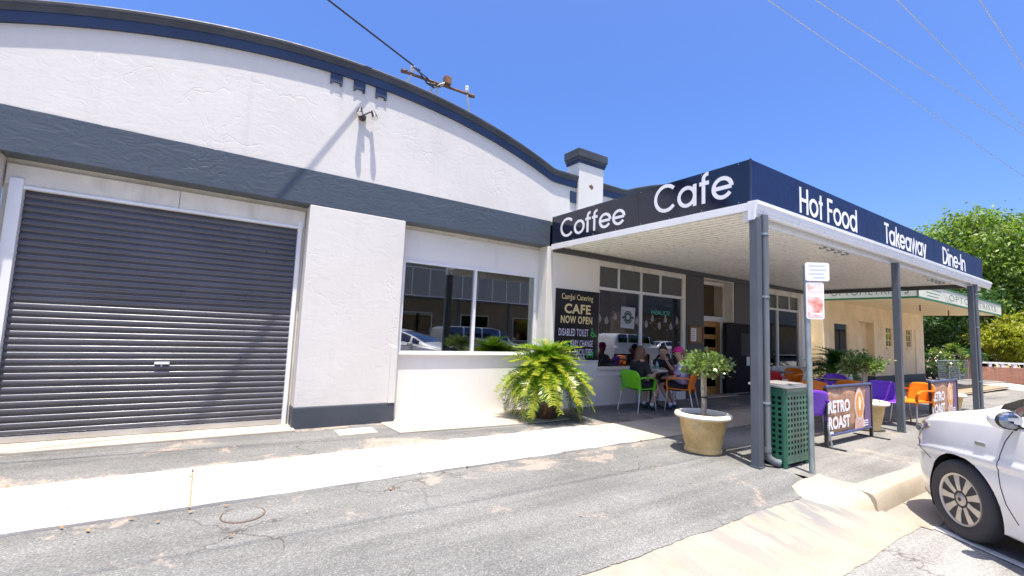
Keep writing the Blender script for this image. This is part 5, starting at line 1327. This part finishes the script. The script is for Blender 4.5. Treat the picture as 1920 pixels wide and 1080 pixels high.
def topiary(x, y, label, seed, nl=1350, crown=True, sc=1.0, cs=.92):
    t = thing('potted_tree', label, 'potted tree', (x, y, fall(x, y)), group='standard trees in large pots'); g_ = random.Random(seed)
    if sc != 1: t.scale = (sc,) * 3
    MB().lathe([(0, 0), (.225, 0), (.235, .012), (.232, .045), (.218, .058), (.235, .12), (.268, .28), (.290, .415), (.318, .428), (.348, .438), (.358, .46), (.350, .485), (.325, .498), (.290, .492), (.275, .47), (.268, .43), (.262, .41)], (0, 0, 0), 40).build('pot', M['pot'], t, local=True, smooth=True)
    MB().lathe([(0, .43), (.15, .425), (.266, .415)], (0, 0, 0), 30).build('soil', pm('bark_mulch', (.10, .065, .04), .9, var=.6, vs=60, bs=1.0, bsc=70, bd=.03), t, local=True)
    ch = MB()
    for _ in range(160):
        a, q = g_.uniform(0, 2 * PI), .25 * math.sqrt(g_.random()); c = Vector((q * math.cos(a), q * math.sin(a), .428)); s_ = g_.uniform(.008, .022); ang = g_.uniform(0, PI)
        u = Vector((math.cos(ang), math.sin(ang), g_.uniform(-.2, .6))) * s_; v = Vector((-math.sin(ang), math.cos(ang), .1)) * s_ * .5
        ch.add([c - u, c - v, c + u, c + v, c + Vector((0, 0, s_ * .4))], [(0, 1, 4), (1, 2, 4), (2, 3, 4), (3, 0, 4)])
    ch.build('mulch', pm('mulch_chips', (.16, .09, .05), .9, var=.5, vs=50), t, local=True, fix=False)['kind'] = 'stuff'
    if not crown: return t
    MB().tube([(0, 0, .40), (.006, -.004, .6), (-.004, .004, .8), (.0, 0, 1.04)], [.030, .026, .024, .026], 10).build('trunk', M['bark'], t, local=True, smooth=True)
    MB().tube([(.03, -.02, .40), (.028, -.018, .98)], .012, 8).build('stake', pm('timber_stake', (.45, .34, .22), .8), t, local=True)
    MB().tube([(.012, -.008, .68), (.012, -.008, .70)], .042, 10).build('tie', M['black'], t, local=True)
    br = MB(); C = []; D = []
    for k in range(26):
        a = k * 2.4; el = g_.uniform(8, 80); d = Vector((math.cos(a) * math.cos(R_(el)), math.sin(a) * math.cos(R_(el)), math.sin(R_(el)) * .85))
        L = g_.uniform(.22, .37) * cs; p0 = Vector((0, 0, .98 + g_.uniform(0, .06))); p1 = p0 + d * L * .5 + Vector((0, 0, .015)); p2 = p0 + d * L
        br.tube([p0, p1, p2], [.011, .007, .003], 5)
        for j in range(int(nl / 26)):
            t_ = g_.uniform(.35, 1.08); q = p0.lerp(p1, t_ * 2) if t_ < .5 else p1.lerp(p2, t_ * 2 - 1)
            off = Vector((g_.gauss(0, 1), g_.gauss(0, 1), g_.gauss(0, .8))) * .042
            C.append(q + off); D.append(off * 8 + d * .4 + Vector((0, 0, g_.uniform(-.1, .3))))
    br.build('branches', M['bark'], t, local=True)
    V, F = leaves(np.array(C), np.array(D), .052, .42, seed)
    fast_mesh('crown', V, F, M['topiary'], t)
    return t
topiary(5.53, 3.64, 'standard tree in cream stone pot at the sunny awning corner', 5)
topiary(9.80, 3.30, 'standard tree in cream stone pot between banner and middle post', 12, 1900)
topiary(14.35, 3.25, 'low cream stone pot without a tree beside the second banner', 15, crown=False)
# ------------------------------------------------------------------ cars (local: nose at +x, origin on the road under the front axle line)
def lerp_tab(tab, x):
    if x <= tab[0][0]: return tab[0][1]
    for (a, va), (b_, vb) in zip(tab[:-1], tab[1:]):
        if x <= b_:
            t = (x - a) / (b_ - a); t = t * t * (3 - 2 * t) if False else t
            return va + (vb - va) * t
    return tab[-1][1]
def smooth_tab(tab, x):
    # Catmull-Rom through the table
    if x <= tab[0][0]: return tab[0][1]
    if x >= tab[-1][0]: return tab[-1][1]
    for i in range(len(tab) - 1):
        if tab[i][0] <= x <= tab[i + 1][0]:
            x0, y0 = tab[i]; x1, y1 = tab[i + 1]; h = x1 - x0; t = (x - x0) / h
            def sl(j):
                if j <= 0 or j >= len(tab) - 1: return (tab[min(j + 1, len(tab) - 1)][1] - tab[max(j - 1, 0)][1]) / max(1e-6, tab[min(j + 1, len(tab) - 1)][0] - tab[max(j - 1, 0)][0])
                a = (tab[j][1] - tab[j - 1][1]) / (tab[j][0] - tab[j - 1][0]); b_ = (tab[j + 1][1] - tab[j][1]) / (tab[j + 1][0] - tab[j][0])
                return 0 if a * b_ <= 0 else 2 * a * b_ / (a + b_)
            m0, m1 = sl(i) * h, sl(i + 1) * h
            return (2*t**3-3*t*t+1)*y0 + (t**3-2*t*t+t)*m0 + (-2*t**3+3*t*t)*y1 + (t**3-t*t)*m1
def car(name, label, cat, loc, heading, spec, paint, detail=True, group=None):
    """spec: tables against s = distance behind the nose tip"""
    t = thing(name, label, cat, loc, R_(heading), group)
    L, wb0, wb1, WR = spec['L'], spec['axf'], spec['axr'], spec['wr']
    ss = sorted(set([round(v, 4) for v in rng(0, .2, 10) + (rng(.2, 1.5, 76) + rng(1.5, L - .2, int(L / .05)) if detail else rng(.2, L - .2, int(L / .05))) + rng(L - .2, L, 6)]))
    NS = 41 if detail else 15
    def section(s):
        zs = smooth_tab(spec['sill'], s); zb = smooth_tab(spec['belt'], s); zt = smooth_tab(spec['top'], s)
        w = smooth_tab(spec['w'], s); wr = smooth_tab(spec['wroof'], s)
        pts = [(0, zs)]
        pts += [(w * .55, zs), (w - .10, zs)]
        n = NS - 1
        for i in range(n + 1):
            v = i / n; z = zs + (zb - zs) * v
            bul = -.055 * (1 - v) ** 3 - .035 * max(0, v - .55) ** 2 * 5 + (.012 if .62 < v < .70 else 0)
            pts.append((w + bul, z))
        wb_ = pts[-1][0]
        # shoulder, glass, roof rail
        h = zt - zb
        re_ = min(.075, h * .45)
        wt = min(wr, wb_ - .02)
        pts += [(wb_ - .012, zb + min(.02, h * .12)), (wb_ - .03, zb + min(.035, h * .2))]
        for v in (.33, .66): pts.append((wb_ - .03 + (wt + .03 - wb_ + .03) * v, zb + min(.035, h * .2) + (zt - re_ - zb - min(.035, h * .2)) * v))
        pts += [(wt + .03, zt - re_), (wt, zt - re_ * .45), (wt * .88, zt - re_ * .12), (wt * .6, zt), (wt * .3, zt + .004), (0, zt + .006)]
        return pts
    S_ = [section(s) for s in ss]; nc = len(S_[0])
    iT = 3 + NS; iG0 = iT + 1; iG1 = iT + 4   # glass rows
    zc = WR + .0
    def inarch(s, z):
        for a in (wb0, wb1):
            if math.hypot(s - a, z - WR * .97) < WR + .052: return a
        return None
    body = MB(); win = MB(); scr = MB(); idx = {}
    V = {}
    for side in (1, -1):
        P = []
        for s, sec in zip(ss, S_):
            row = []
            for j, (y, z) in enumerate(sec):
                x = -s; a = inarch(s, z) if 2 <= j <= iT else None
                kill = False; yy = y
                if a is not None and j > 2:
                    d = math.hypot(s - a, z - WR * .97)
                    if d > WR + .052 - (.020 if detail else .035): k_ = (WR + .052) / max(d, 1e-4); x = -(a + (s - a) * k_); z = WR * .97 + (z - WR * .97) * k_
                    else: kill = True
                elif j <= 2 and any(abs(s - q) < WR + .05 for q in (wb0, wb1)) and j == 2: kill = True
                row.append((Vector((x, yy * side, z)), kill))
            P.append(row)
        for i in range(len(ss) - 1):
            sm = (ss[i] + ss[i + 1]) / 2
            for j in range(nc - 1):
                q = [P[i][j], P[i + 1][j], P[i + 1][j + 1], P[i][j + 1]]
                if any(v[1] for v in q): continue
                pts = [v[0] for v in q]
                hgt = (P[i][iG1 + 1][0] - P[i][iG0][0]).length
                tgt = body
                if iG0 + 1 <= j <= iG1 and hgt > .11 and any(a < sm < b_ for a, b_ in spec['glass']): tgt = win
                elif j >= iG1 + 2 and any(a < sm < b_ for a, b_ in spec['screen']): tgt = scr
                tgt.add(pts, [(0, 1, 2, 3)])
    # closing faces at nose and tail
    for i in (0, -1):
        x = -ss[i]; sec = S_[i]
        pts = [(x, y, z) for y, z in sec[1:]] + [(x, -y, z) for y, z in sec[1:-1][::-1]]
        body.add(pts, [tuple(range(len(pts)))])
    # inner wheel arches
    bo = body.build('body', paint, t, local=True, smooth='all' if detail else True)
    win.build('side_windows', M['carglass'], t, local=True, smooth=True)
    scr.build('windscreen', M['carglass'], t, local=True, smooth=True)
    MB().box(-L + .25, -.35, -spec['w'][2][1] + .16, spec['w'][2][1] - .16, .22, smooth_tab(spec['belt'], L * .5) - .06).build('interior', M['black'], t, local=True)
    for a in (wb0, wb1):
        for side in (1, -1):
            yw = smooth_tab(spec['w'], a)
            la = MB().lathe([(WR + .055, -.30), (WR + .055, .0)], (0, 0, 0), 30); la.xf(Matrix.Translation((-a, side * (yw - .05) if side > 0 else side * (yw - .05), WR * .97)) @ Matrix.Rotation(R_(-90 * side), 4, 'X'))
            la.f = [f for f in la.f if len(f) == 4 and sum(la.v[i][2] for i in f) / 4 > WR * .6]
            la.build('arch_liner', M['black'], t, local=True)
            wheel(t, -a, side * (yw - .075), WR, side, detail and a == wb0)
    return t, section, S_
def wheel(t, x, y, r, side, detail):
    """axis along y, outer face at side"""
    T = Matrix.Translation((x, y, r)) @ (Matrix.Rotation(R_(90), 4, 'X') if side < 0 else Matrix.Rotation(R_(-90), 4, 'X'))
    w = thing_part('wheel', t)
    prof = [(.645 * r, .055), (.70 * r, .072), (.80 * r, .080), (.90 * r, .074), (.965 * r, .058), (r, .030), (r, -.06), (.965 * r, -.085), (.8 * r, -.105), (.64 * r, -.09)]
    if detail:
        pr = []
        for q in prof: pr.append(q)
        prof = pr
    MB().lathe(prof, (0, 0, 0), 40, closed=False).xf(T).build('tyre', M['rubber'], w, local=True, smooth=True)
    MB().lathe([(0, .005), (.60 * r, .005), (.60 * r, -.08)], (0, 0, 0), 28).xf(T).build('brake_void', M['dark'], w, local=True)
    rim = MB(); rim.lathe([(.58 * r, .035), (.60 * r, .062), (.645 * r, .068), (.66 * r, .055), (.645 * r, .03)], (0, 0, 0), 40)
    n = 9
    for k in range(n):
        a = 2 * PI * k / n; ca, sa = math.cos(a), math.sin(a)
        def q(rad, wd, h): return [Vector((rad * ca - wd * sa, rad * sa + wd * ca, h)), Vector((rad * ca + wd * sa, rad * sa - wd * ca, h))]
        A = q(.12 * r, .055 * r, .052); B_ = q(.36 * r, .062 * r, .060); C_ = q(.615 * r, .098 * r, .058)
        D_ = q(.12 * r, .05 * r, .02); F_ = q(.615 * r, .085 * r, .03)
        rim.add([A[0], A[1], B_[1], B_[0], C_[1], C_[0]], [(0, 1, 2, 3), (3, 2, 4, 5)])
        rim.add([A[0], B_[0], C_[0], F_[0], D_[0]], [(0, 1, 2, 3, 4)]); rim.add([A[1], B_[1], C_[1], F_[1], D_[1]], [(4, 3, 2, 1, 0)])
    rim.xf(T).build('rim', pm('wheel_silver', (.62, .58, .52), .38, metal=.5, var=.08), w, local=True)
    MB().lathe([(0, .066), (.10 * r, .064), (.16 * r, .056), (.165 * r, .02)], (0, 0, 0), 20).xf(T).build('hub_cap', pm('hub_silver', (.55, .52, .48), .35, metal=.6), w, local=True, smooth=True)
    MB().lathe([(0, .0672), (.05 * r, .0668)], (0, 0, 0), 14).xf(T).build('hub_badge', M['black'], w, local=True)
def thing_part(name, parent):
    o = bpy.data.objects.new(name, None); col.objects.link(o); o.parent = parent; o.empty_display_size = .05; return o
HATCH = dict(L=4.2, axf=.86, axr=3.46, wr=.322,
    sill=[(0, .30), (.10, .22), (.5, .19), (3.7, .19), (4.1, .26), (4.2, .34)],
    belt=[(0, .68), (.08, .76), (.35, .885), (.8, .965), (1.3, 1.0), (2.2, 1.02), (3.4, 1.04), (4.0, 1.0), (4.2, .90)],
    top=[(0, .73), (.08, .83), (.35, .97), (.75, 1.06), (.98, 1.12), (1.42, 1.31), (1.88, 1.44), (2.3, 1.50), (2.9, 1.50), (3.5, 1.43), (3.9, 1.24), (4.15, 1.02), (4.2, .94)],
    w=[(0, .42), (.06, .56), (.2, .71), (.45, .815), (.8, .865), (1.4, .88), (3.2, .88), (3.8, .83), (4.1, .74), (4.2, .6)],
    wroof=[(0, .40), (.2, .62), (.75, .74), (1.0, .74), (1.9, .60), (3.2, .58), (3.9, .62), (4.2, .55)],
    glass=[(1.16, 1.40), (1.47, 2.45), (2.55, 3.3), (3.38, 3.75)], screen=[(1.02, 1.88), (3.55, 4.05)])
VAN = dict(L=4.9, axf=.95, axr=4.05, wr=.33,
    sill=[(0, .34), (.1, .25), (.5, .22), (4.4, .22), (4.8, .28), (4.9, .36)],
    belt=[(0, .72), (.1, .85), (.6, 1.02), (1.2, 1.10), (4.6, 1.10), (4.9, 1.06)],
    top=[(0, .76), (.1, .92), (.6, 1.10), (.95, 1.18), (1.4, 1.55), (1.85, 1.80), (2.4, 1.87), (4.3, 1.88), (4.7, 1.80), (4.85, 1.4), (4.9, 1.12)],
    w=[(0, .5), (.1, .7), (.3, .84), (.8, .94), (4.4, .95), (4.8, .9), (4.9, .82)],
    wroof=[(0, .48), (.6, .72), (1.8, .74), (4.5, .76), (4.9, .72)], glass=[(1.35, 1.75), (1.85, 2.75), (2.85, 3.75), (3.85, 4.6)], screen=[(.98, 1.8)])
SEDAN = dict(L=4.6, axf=.9, axr=3.6, wr=.32, sill=HATCH['sill'][:3] + [(4.1, .2), (4.5, .28), (4.6, .36)],
    belt=[(0, .6), (.1, .7), (.5, .84), (1.2, .92), (3.6, .97), (4.4, .95), (4.6, .8)],
    top=[(0, .64), (.1, .75), (.5, .90), (1.2, 1.0), (1.9, 1.36), (2.4, 1.43), (3.0, 1.42), (3.5, 1.25), (3.9, 1.07), (4.5, 1.02), (4.6, .86)],
    w=HATCH['w'][:6] + [(3.6, .88), (4.3, .82), (4.6, .66)], wroof=[(0, .4), (.8, .74), (1.2, .74), (2.0, .58), (3.2, .56), (3.9, .7), (4.6, .6)], glass=[(1.35, 2.35), (2.45, 3.35)], screen=[(1.22, 1.95), (3.05, 3.75)])
hx, hy = 5.70, 1.215
ca_, sa_ = math.cos(R_(49)), math.sin(R_(49)); KS = 1.05
# the near front wheel touches the road at (5.74, 1.20); nose 0.86 m ahead of it, left flank towards us
yw_ = smooth_tab(HATCH['w'], .86) - .03
ox = hx + (ca_ * .86 + sa_ * yw_) * KS; oy = hy + (sa_ * .86 - ca_ * yw_) * KS
car1, sec_, S1 = car('parked_car', 'white hatchback parked nose to the kerb near the corner post', 'car', (ox, oy, -.203), 49, HATCH, M['carpaint'])
car1.scale = (KS,) * 3
def onside(s, z, side=1, out=.004):
    """point on the car flank at station s, height z"""
    pts = sec_(s); pts = pts[3:]
    for (y0, z0), (y1, z1) in zip(pts[:-1], pts[1:]):
        if z0 <= z <= z1: k_ = (z - z0) / max(1e-6, z1 - z0); return Vector((-s, side * (y0 + (y1 - y0) * k_ + out), z))
    return Vector((-s, side * (pts[-1][0] + out), z))
def seam(path, nm, r=.0035, side=1, mat='black'):
    fine = []
    for (s0, z0), (s1, z1) in zip(path[:-1], path[1:]): fine += [(s0 + (s1 - s0) * k / 8, z0 + (z1 - z0) * k / 8) for k in range(8)]
    MB().tube([onside(s, z, side, .0005) for s, z in fine + [path[-1]]], r, 5).build(nm, M[mat], car1, local=True)
for sd_ in (1, -1):
    seam([(1.36, .985), (1.31, .90), (1.27, .78), (1.253, .66), (1.258, .55), (1.285, .43), (1.36, .31)], 'door_seam', side=sd_)
    seam([(2.48, .98), (2.50, .60), (2.47, .32)], 'door_seam', side=sd_)
    seam([(.14, .70), (.28, .68), (.40, .62), (.52, .575)], 'bumper_seam', side=sd_)
    seam([(1.45, .285), (2.4, .27), (3.1, .28)], 'sill_seam', side=sd_)
    # headlight wrapped round the corner
    rows = []
    for k_, s in enumerate(rng(.10, .50, 8)):
        u = k_ / 8; z0 = .68 + .17 * u; z1 = z0 + .17 * (1 - u) ** .6 * (.5 + .5 * min(1, u * 5)) + .01
        z1 = min(z1, smooth_tab(HATCH['belt'], s) + .03)
        rows.append([onside(s, z0 + (z1 - z0) * v, sd_, .006) for v in rng(0, 1, 4)])
    hl = MB().grid(rows).build('headlight', pm('lamp_lens', (.20, .17, .13), .12, var=.4, vs=14, coat=1.0), car1, local=True, smooth=True, solid=.004)
    MB().ball(onside(.26, .80, sd_, .007), .05, .012, .035).build('reflector', M['silver'], hl, local=True)
    # side repeater
    c = onside(1.10, .83, sd_, .002); MB().box(c.x - .05, c.x + .05, c.y - .004, c.y + .004, c.z - .016, c.z + .016).build('side_badge', M['silver'], car1, local=True, bevel=.003)
    # mirror
    mc = onside(1.36, 1.07, sd_, .11)
    mi = MB().ball(mc, .075, .10, .075, 16, 10).build('mirror', M['carpaint'], car1, local=True, smooth='all')
    MB().tube([onside(1.38, 1.0, sd_, -.02), mc + Vector((0, -.05 * sd_, -.04))], .022, 8).build('mirror_stalk', M['black'], mi, local=True)
    MB().ball(mc + Vector((-.055, 0, .0)), .028, .085, .060, 14, 8).build('mirror_glass', pm('mirror_glass', (.32, .33, .35), .05, metal=1.0, var=.0), mi, local=True)
    MB().ball(mc + Vector((-.045, 0, .0)), .032, .093, .068, 14, 8).build('mirror_rim', M['black'], mi, local=True)
    for s in (2.30, 3.2):
        c = onside(s, .84, sd_, .02); MB().tube([c + Vector((-.08, 0, 0)), c, c + Vector((.08, 0, 0))], [.012, .016, .012], 8).build('door_handle', M['carpaint'], car1, local=True, smooth=True)
    MB().tube([onside(s, smooth_tab(HATCH['belt'], s) + .018, sd_, .003) for s in rng(1.2, 3.7, 16)], .008, 6).build('window_strip', M['black'], car1, local=True)
    MB().tube([onside(s, .205 + .02 * math.cos(s), sd_, -.02) for s in rng(.15, .52, 6)], .022, 6).build('air_dam', M['black'], car1, local=True)
MB().prism([(-.012, y, z) for y, z in ((-.32, .36), (.32, .36), (.28, .56), (-.28, .56))], (.02, 0, 0)).build('grille', M['black'], car1, local=True)
# cars along the far side of the street, seen reflected in the shop windows
def other(name, label, x, y, hd, spec, paint): car(name, label, 'car', (x, y, -.31), hd, spec, paint, False)
other('parked_van', 'silver people mover parked across the street', 13.9, -5.4, 2, VAN, M['silverpaint'])
other('parked_car', 'silver sedan parked across the street behind the people mover', 9.3, -7.6, 20, SEDAN, M['silverpaint'])
other('parked_van', 'white long roofed van parked across the street', 24.6, -5.6, 0, VAN, M['carpaint'])
other('parked_car', 'white hatchback parked across the street ahead of the white van', 29.6, -6.3, 10, HATCH, M['carpaint'])
# shop opposite with deep verandah
sh = thing('opposite_shop', 'brown shop with panelled verandah facade across the street', 'building', (14, -17.5, -.22))
M['obrick'] = brickmat('brown_brick', (.34, .27, .20), (.37, .29, .22), (.36, .32, .27))
box('wall', M['obrick'], sh, -6, 33, -18.2, -17.9, -.22, 6.2)
fc = box('verandah_fascia', pm('fascia_panel', (.34, .32, .29), .6, var=.05), sh, 1, 26, -14.1, -14.0, 3.5, 5.4)
for x in rng(1.2, 25.8, 20): box('batten', M['white'], fc, x - .03, x + .03, -13.999, -13.96, 3.56, 5.34)
for z in (3.5, 5.36): box('rail', M['white'], fc, 1, 26, -13.999, -13.95, z, z + .06)
box('verandah_roof', M['galv'], sh, 1, 26, -17.9, -14.1, 3.55, 3.65)
for x in (2, 6.2, 10.4, 14.6, 18.8, 23): box('post', M['post'], sh, x - .07, x + .07, -14.2, -14.06, -.22, 3.5)
for x in (3, 8, 13, 18, 23, 28):
    w_ = box('window', M['white'], sh, x - 1.3, x + 1.3, -17.9, -17.84, .6, 2.6); box('pane', M['carglass'], w_, x - 1.22, x + 1.22, -17.84, -17.83, .68, 2.52)
sh2 = thing('dark_reflection_building', 'long brown verandah building added unseen across the street to darken window reflections', 'building', (60, -16, -.22))  # unseen building added so the cafe windows reflect dark walls, not sky
box('wall', M['obrick'], sh2, 33.5, 110, -22, -16.5, -.22, 7.0)
box('verandah_roof', M['post'], sh2, 33.5, 110, -16.49, -12.8, 3.5, 4.2)
for x in rng(36, 108, 12): box('post', M['post'], sh2, x - .08, x + .08, -13.1, -12.95, -.22, 3.5)
MB().add([(33.2, -22.6, 7.0), (110.6, -22.6, 7.0), (110.6, -16.0, 7.0), (33.2, -16.0, 7.0), (37, -19.3, 9.2), (106, -19.3, 9.2)], [(0, 1, 5, 4), (1, 2, 5), (2, 3, 4, 5), (3, 0, 4), (3, 2, 1, 0)]).build('roof', pm('brown_tiles', (.20, .09, .05), .8), sh2)

# ------------------------------------------------------------------ trees and far end of the street
M['treeleaf'] = leafmat('pepper_leaf', (.125, .215, .035), .45, .42, .6, .5, tip=(.29, .35, .06))
M['treedark'] = leafmat('dark_leaf', (.04, .095, .02), .45, .35, .7, .5)
M['hedge'] = leafmat('yellow_leaf', (.26, .29, .03), .45, .4, .8, .5, tip=(.50, .44, .04))
M['treebark'] = pm('dark_bark', (.06, .045, .035), .9, var=.4, vs=8, bs=.8, bsc=18, bd=.03)
def tree(name, label, x, y, h, rx, ry, rz, zc, n, leaf, size, seed, stems=2, droop=.5, clumps=70, group='trees beyond the shops'):
    t = thing(name, label, 'tree', (x, y, -.1), group=group); g_ = np.random.default_rng(seed); r = random.Random(seed)
    tk = MB(); C = []; D = []
    ends = []
    for s_ in range(stems):
        a = 2 * PI * s_ / max(1, stems) + r.uniform(-.4, .4); lean = .25 if stems > 1 else .05
        p = [Vector((0.12 * math.cos(a) * (stems > 1), .12 * math.sin(a) * (stems > 1), 0))]
        for k in range(1, 6): p.append(p[-1] + Vector((math.cos(a) * lean * h * .12 + r.uniform(-.1, .1), math.sin(a) * lean * h * .12 + r.uniform(-.1, .1), h * .13)))
        tk.tube(p, [.030 * h * (1 - .14 * k) for k in range(6)], 9); ends.append(p)
    cl = []
    for k in range(clumps):
        v = g_.normal(size=3); v /= np.linalg.norm(v); q = g_.uniform(.35, 1.0) ** .5
        c = np.array([v[0] * rx, v[1] * ry, v[2] * rz]) * q * g_.uniform(.85, 1.12) + np.array([0, 0, zc]); 
        if c[2] < h * .16: continue
        cl.append(c)
        b0 = r.choice(ends)[r.choice([3, 4, 5])]; e_ = Vector(c); m_ = b0.lerp(e_, .55) + Vector((0, 0, .06 * h))
        tk.tube([b0, m_, e_], [.010 * h, .006 * h, .002 * h], 5)
    tk.build('trunk', M['treebark'], t, local=True, smooth=True)
    cl = np.array(cl); per = n // len(cl); rc = (rx + ry + rz) / 3 * .23
    for c in cl:
        o = g_.normal(size=(per, 3)) * rc * np.array([1, 1, .5]) * .62; C.append(c + o); D.append(o * .6 + g_.normal(size=(per, 3)) * .5 + np.array([0, 0, -droop]))
    V, F = leaves(np.concatenate(C), np.concatenate(D), size, .22, seed)
    fast_mesh('crown', V, F, leaf, t)
    return t
tree('pepper_tree', 'large bright green pepper tree with airy crown beyond the optometrist', 46, 8.2, 10.5, 5.6, 5.4, 4.2, 6.9, 56000, M['treeleaf'], .30, 4, 2, .7, 190)
tree('pepper_tree', 'spreading green tree beside the roadway at the street end', 52, 2.2, 10.0, 5.2, 5.0, 4.2, 6.2, 34000, M['treeleaf'], .32, 14, 1, .7, 130)
tree('shade_tree', 'dark forked tree standing directly behind the optometrist corner', 33.5, 8.9, 6.6, 3.2, 3.0, 2.4, 4.2, 24000, M['treedark'], .22, 24, 2, .3, 90)
tree('golden_shrub', 'yellow-green bushy tree behind the low brick wall', 42, 5.6, 4.2, 2.6, 2.6, 1.7, 2.3, 16000, M['hedge'], .22, 34, 3, .2, 50, 'garden shrubs')
tree('golden_shrub', 'yellow-green shrub at the far end of the brick wall', 44, 2.8, 4.0, 2.6, 2.6, 1.6, 2.2, 12000, M['hedge'], .24, 35, 3, .2, 40, 'garden shrubs')
tree('garden_shrub', 'pale green rounded shrub beside the mesh fence', 31.0, 6.9, 1.9, .75, .7, .75, 1.15, 5000, M['treeleaf'], .12, 36, 3, .1, 30, 'garden shrubs')
tree('garden_shrub', 'dark green shrub filling the garden behind the mesh fence', 33.0, 7.6, 2.3, 1.5, 1.4, .95, 1.2, 8000, M['treedark'], .14, 37, 3, .1, 40, 'garden shrubs')
fl = tree('flowering_shrub', 'flowering shrub with cream blooms at the optometrist corner', 28.9, 6.95, 1.5, .7, .6, .55, .85, 3000, M['treedark'], .10, 38, 3, .1, 26, 'garden shrubs')
g_ = np.random.default_rng(2); C = g_.normal(size=(90, 3)) * np.array([.4, .35, .28]) + np.array([-.1, -.2, 1.0]); V, F = leaves(C, g_.normal(size=(90, 3)), .085, .5, 3); fast_mesh('flowers', V, F, pm('cream_petal', (.75, .62, .48), .6), fl)['kind'] = 'stuff'
tree('background_tree', 'tall mid green tree rising behind the brick house', 62, 15, 9, 6, 6, 4, 4.6, 16000, M['treeleaf'], .42, 51, 1, .4, 70)
tree('background_tree', 'broad mid green tree far down the street', 72, 6, 9, 6, 6.5, 4.2, 4.6, 16000, M['treeleaf'], .46, 52, 1, .4, 70)
tree('background_tree', 'low dark tree between the brick house and the road', 55, 11.5, 6, 4, 4, 3, 3.0, 12000, M['treedark'], .36, 53, 1, .4, 50)
# mesh fence and brick wall
mf = thing('mesh_fence', 'low wire mesh fence with steel posts beside the optometrist', 'fence', (28.0, 6.6, 0))
for x in (27.6, 29.2, 30.8, 32.4): MB().tube([(x, 6.45, -.05), (x, 6.45, .95)], .03, 8).build('post', M['galv'], mf)
MB().tube([(27.6, 6.45, .92), (32.4, 6.45, .92)], .02, 8).build('rail', M['galv'], mf)
wm = MB()
for x in rng(27.6, 32.4, 48): wm.tube([(x, 6.45, .04), (x, 6.45, .92)], .004, 4)
for z in rng(.06, .88, 9): wm.tube([(27.6, 6.452, z), (32.4, 6.452, z)], .004, 4)
wm.build('wire_mesh', M['galv'], mf)
bw = thing('brick_wall', 'low red brick garden wall with white rail at the street end', 'wall', (33, 6.2, 0))
M['rbrick'] = brickmat('red_brick', (.42, .17, .09), (.36, .13, .07), (.42, .36, .30))
def wseg(p, q, z0, z1, th, mat, nm):
    p, q = Vector((*p, 0)), Vector((*q, 0)); d = (q - p).normalized(); n_ = Vector((-d.y, d.x, 0)) * th / 2
    return MB().prism([p - n_ + Vector((0, 0, z0)), q - n_ + Vector((0, 0, z0)), q + n_ + Vector((0, 0, z0)), p + n_ + Vector((0, 0, z0))], (0, 0, z1 - z0)).build(nm, mat, bw)
wseg((33.1, 6.3), (37.3, 4.3), -.2, .62, .24, M['rbrick'], 'wall')
wseg((33.1, 6.3), (36.6, 4.63), .80, .88, .10, M['white'], 'rail')
for k in rng(0, 1, 5): wseg((33.15 + 3.4 * k, 6.28 - 1.62 * k), (33.3 + 3.4 * k, 6.21 - 1.62 * k), .62, .80, .08, M['white'], 'baluster')
for x, y in ((32.9, 6.4), (37.4, 4.25)): box('pillar', M['rbrick'], bw, x - .24, x + .24, y - .24, y + .24, -.2, 1.15)
dv = MB().quad((28.2, 3.0, -.20), (33, 2.6, -.24), (34, 6.1, -.10), (28.4, 5.6, -.06)).build('driveway', M['conc']); tag(dv, kind='structure')
hs = thing('brick_house', 'red brick house with pale roof glimpsed through the trees', 'house', (44, 14, -.1))
box('wall', M['rbrick'], hs, 38, 52, 12.5, 20, -.2, 3.0)
MB().add([(37.5, 12.0, 3.0), (52.5, 12.0, 3.0), (52.5, 20.5, 3.0), (37.5, 20.5, 3.0), (41, 16.2, 5.2), (49, 16.2, 5.2)], [(0, 1, 5, 4), (1, 2, 5), (2, 3, 4, 5), (3, 0, 4), (3, 2, 1, 0)]).build('roof', pm('terracotta', (.42, .13, .07), .8), hs)
for x in (40.5, 45): box('window', M['white'], hs, x, x + 1.4, 12.44, 12.499, .9, 2.2)
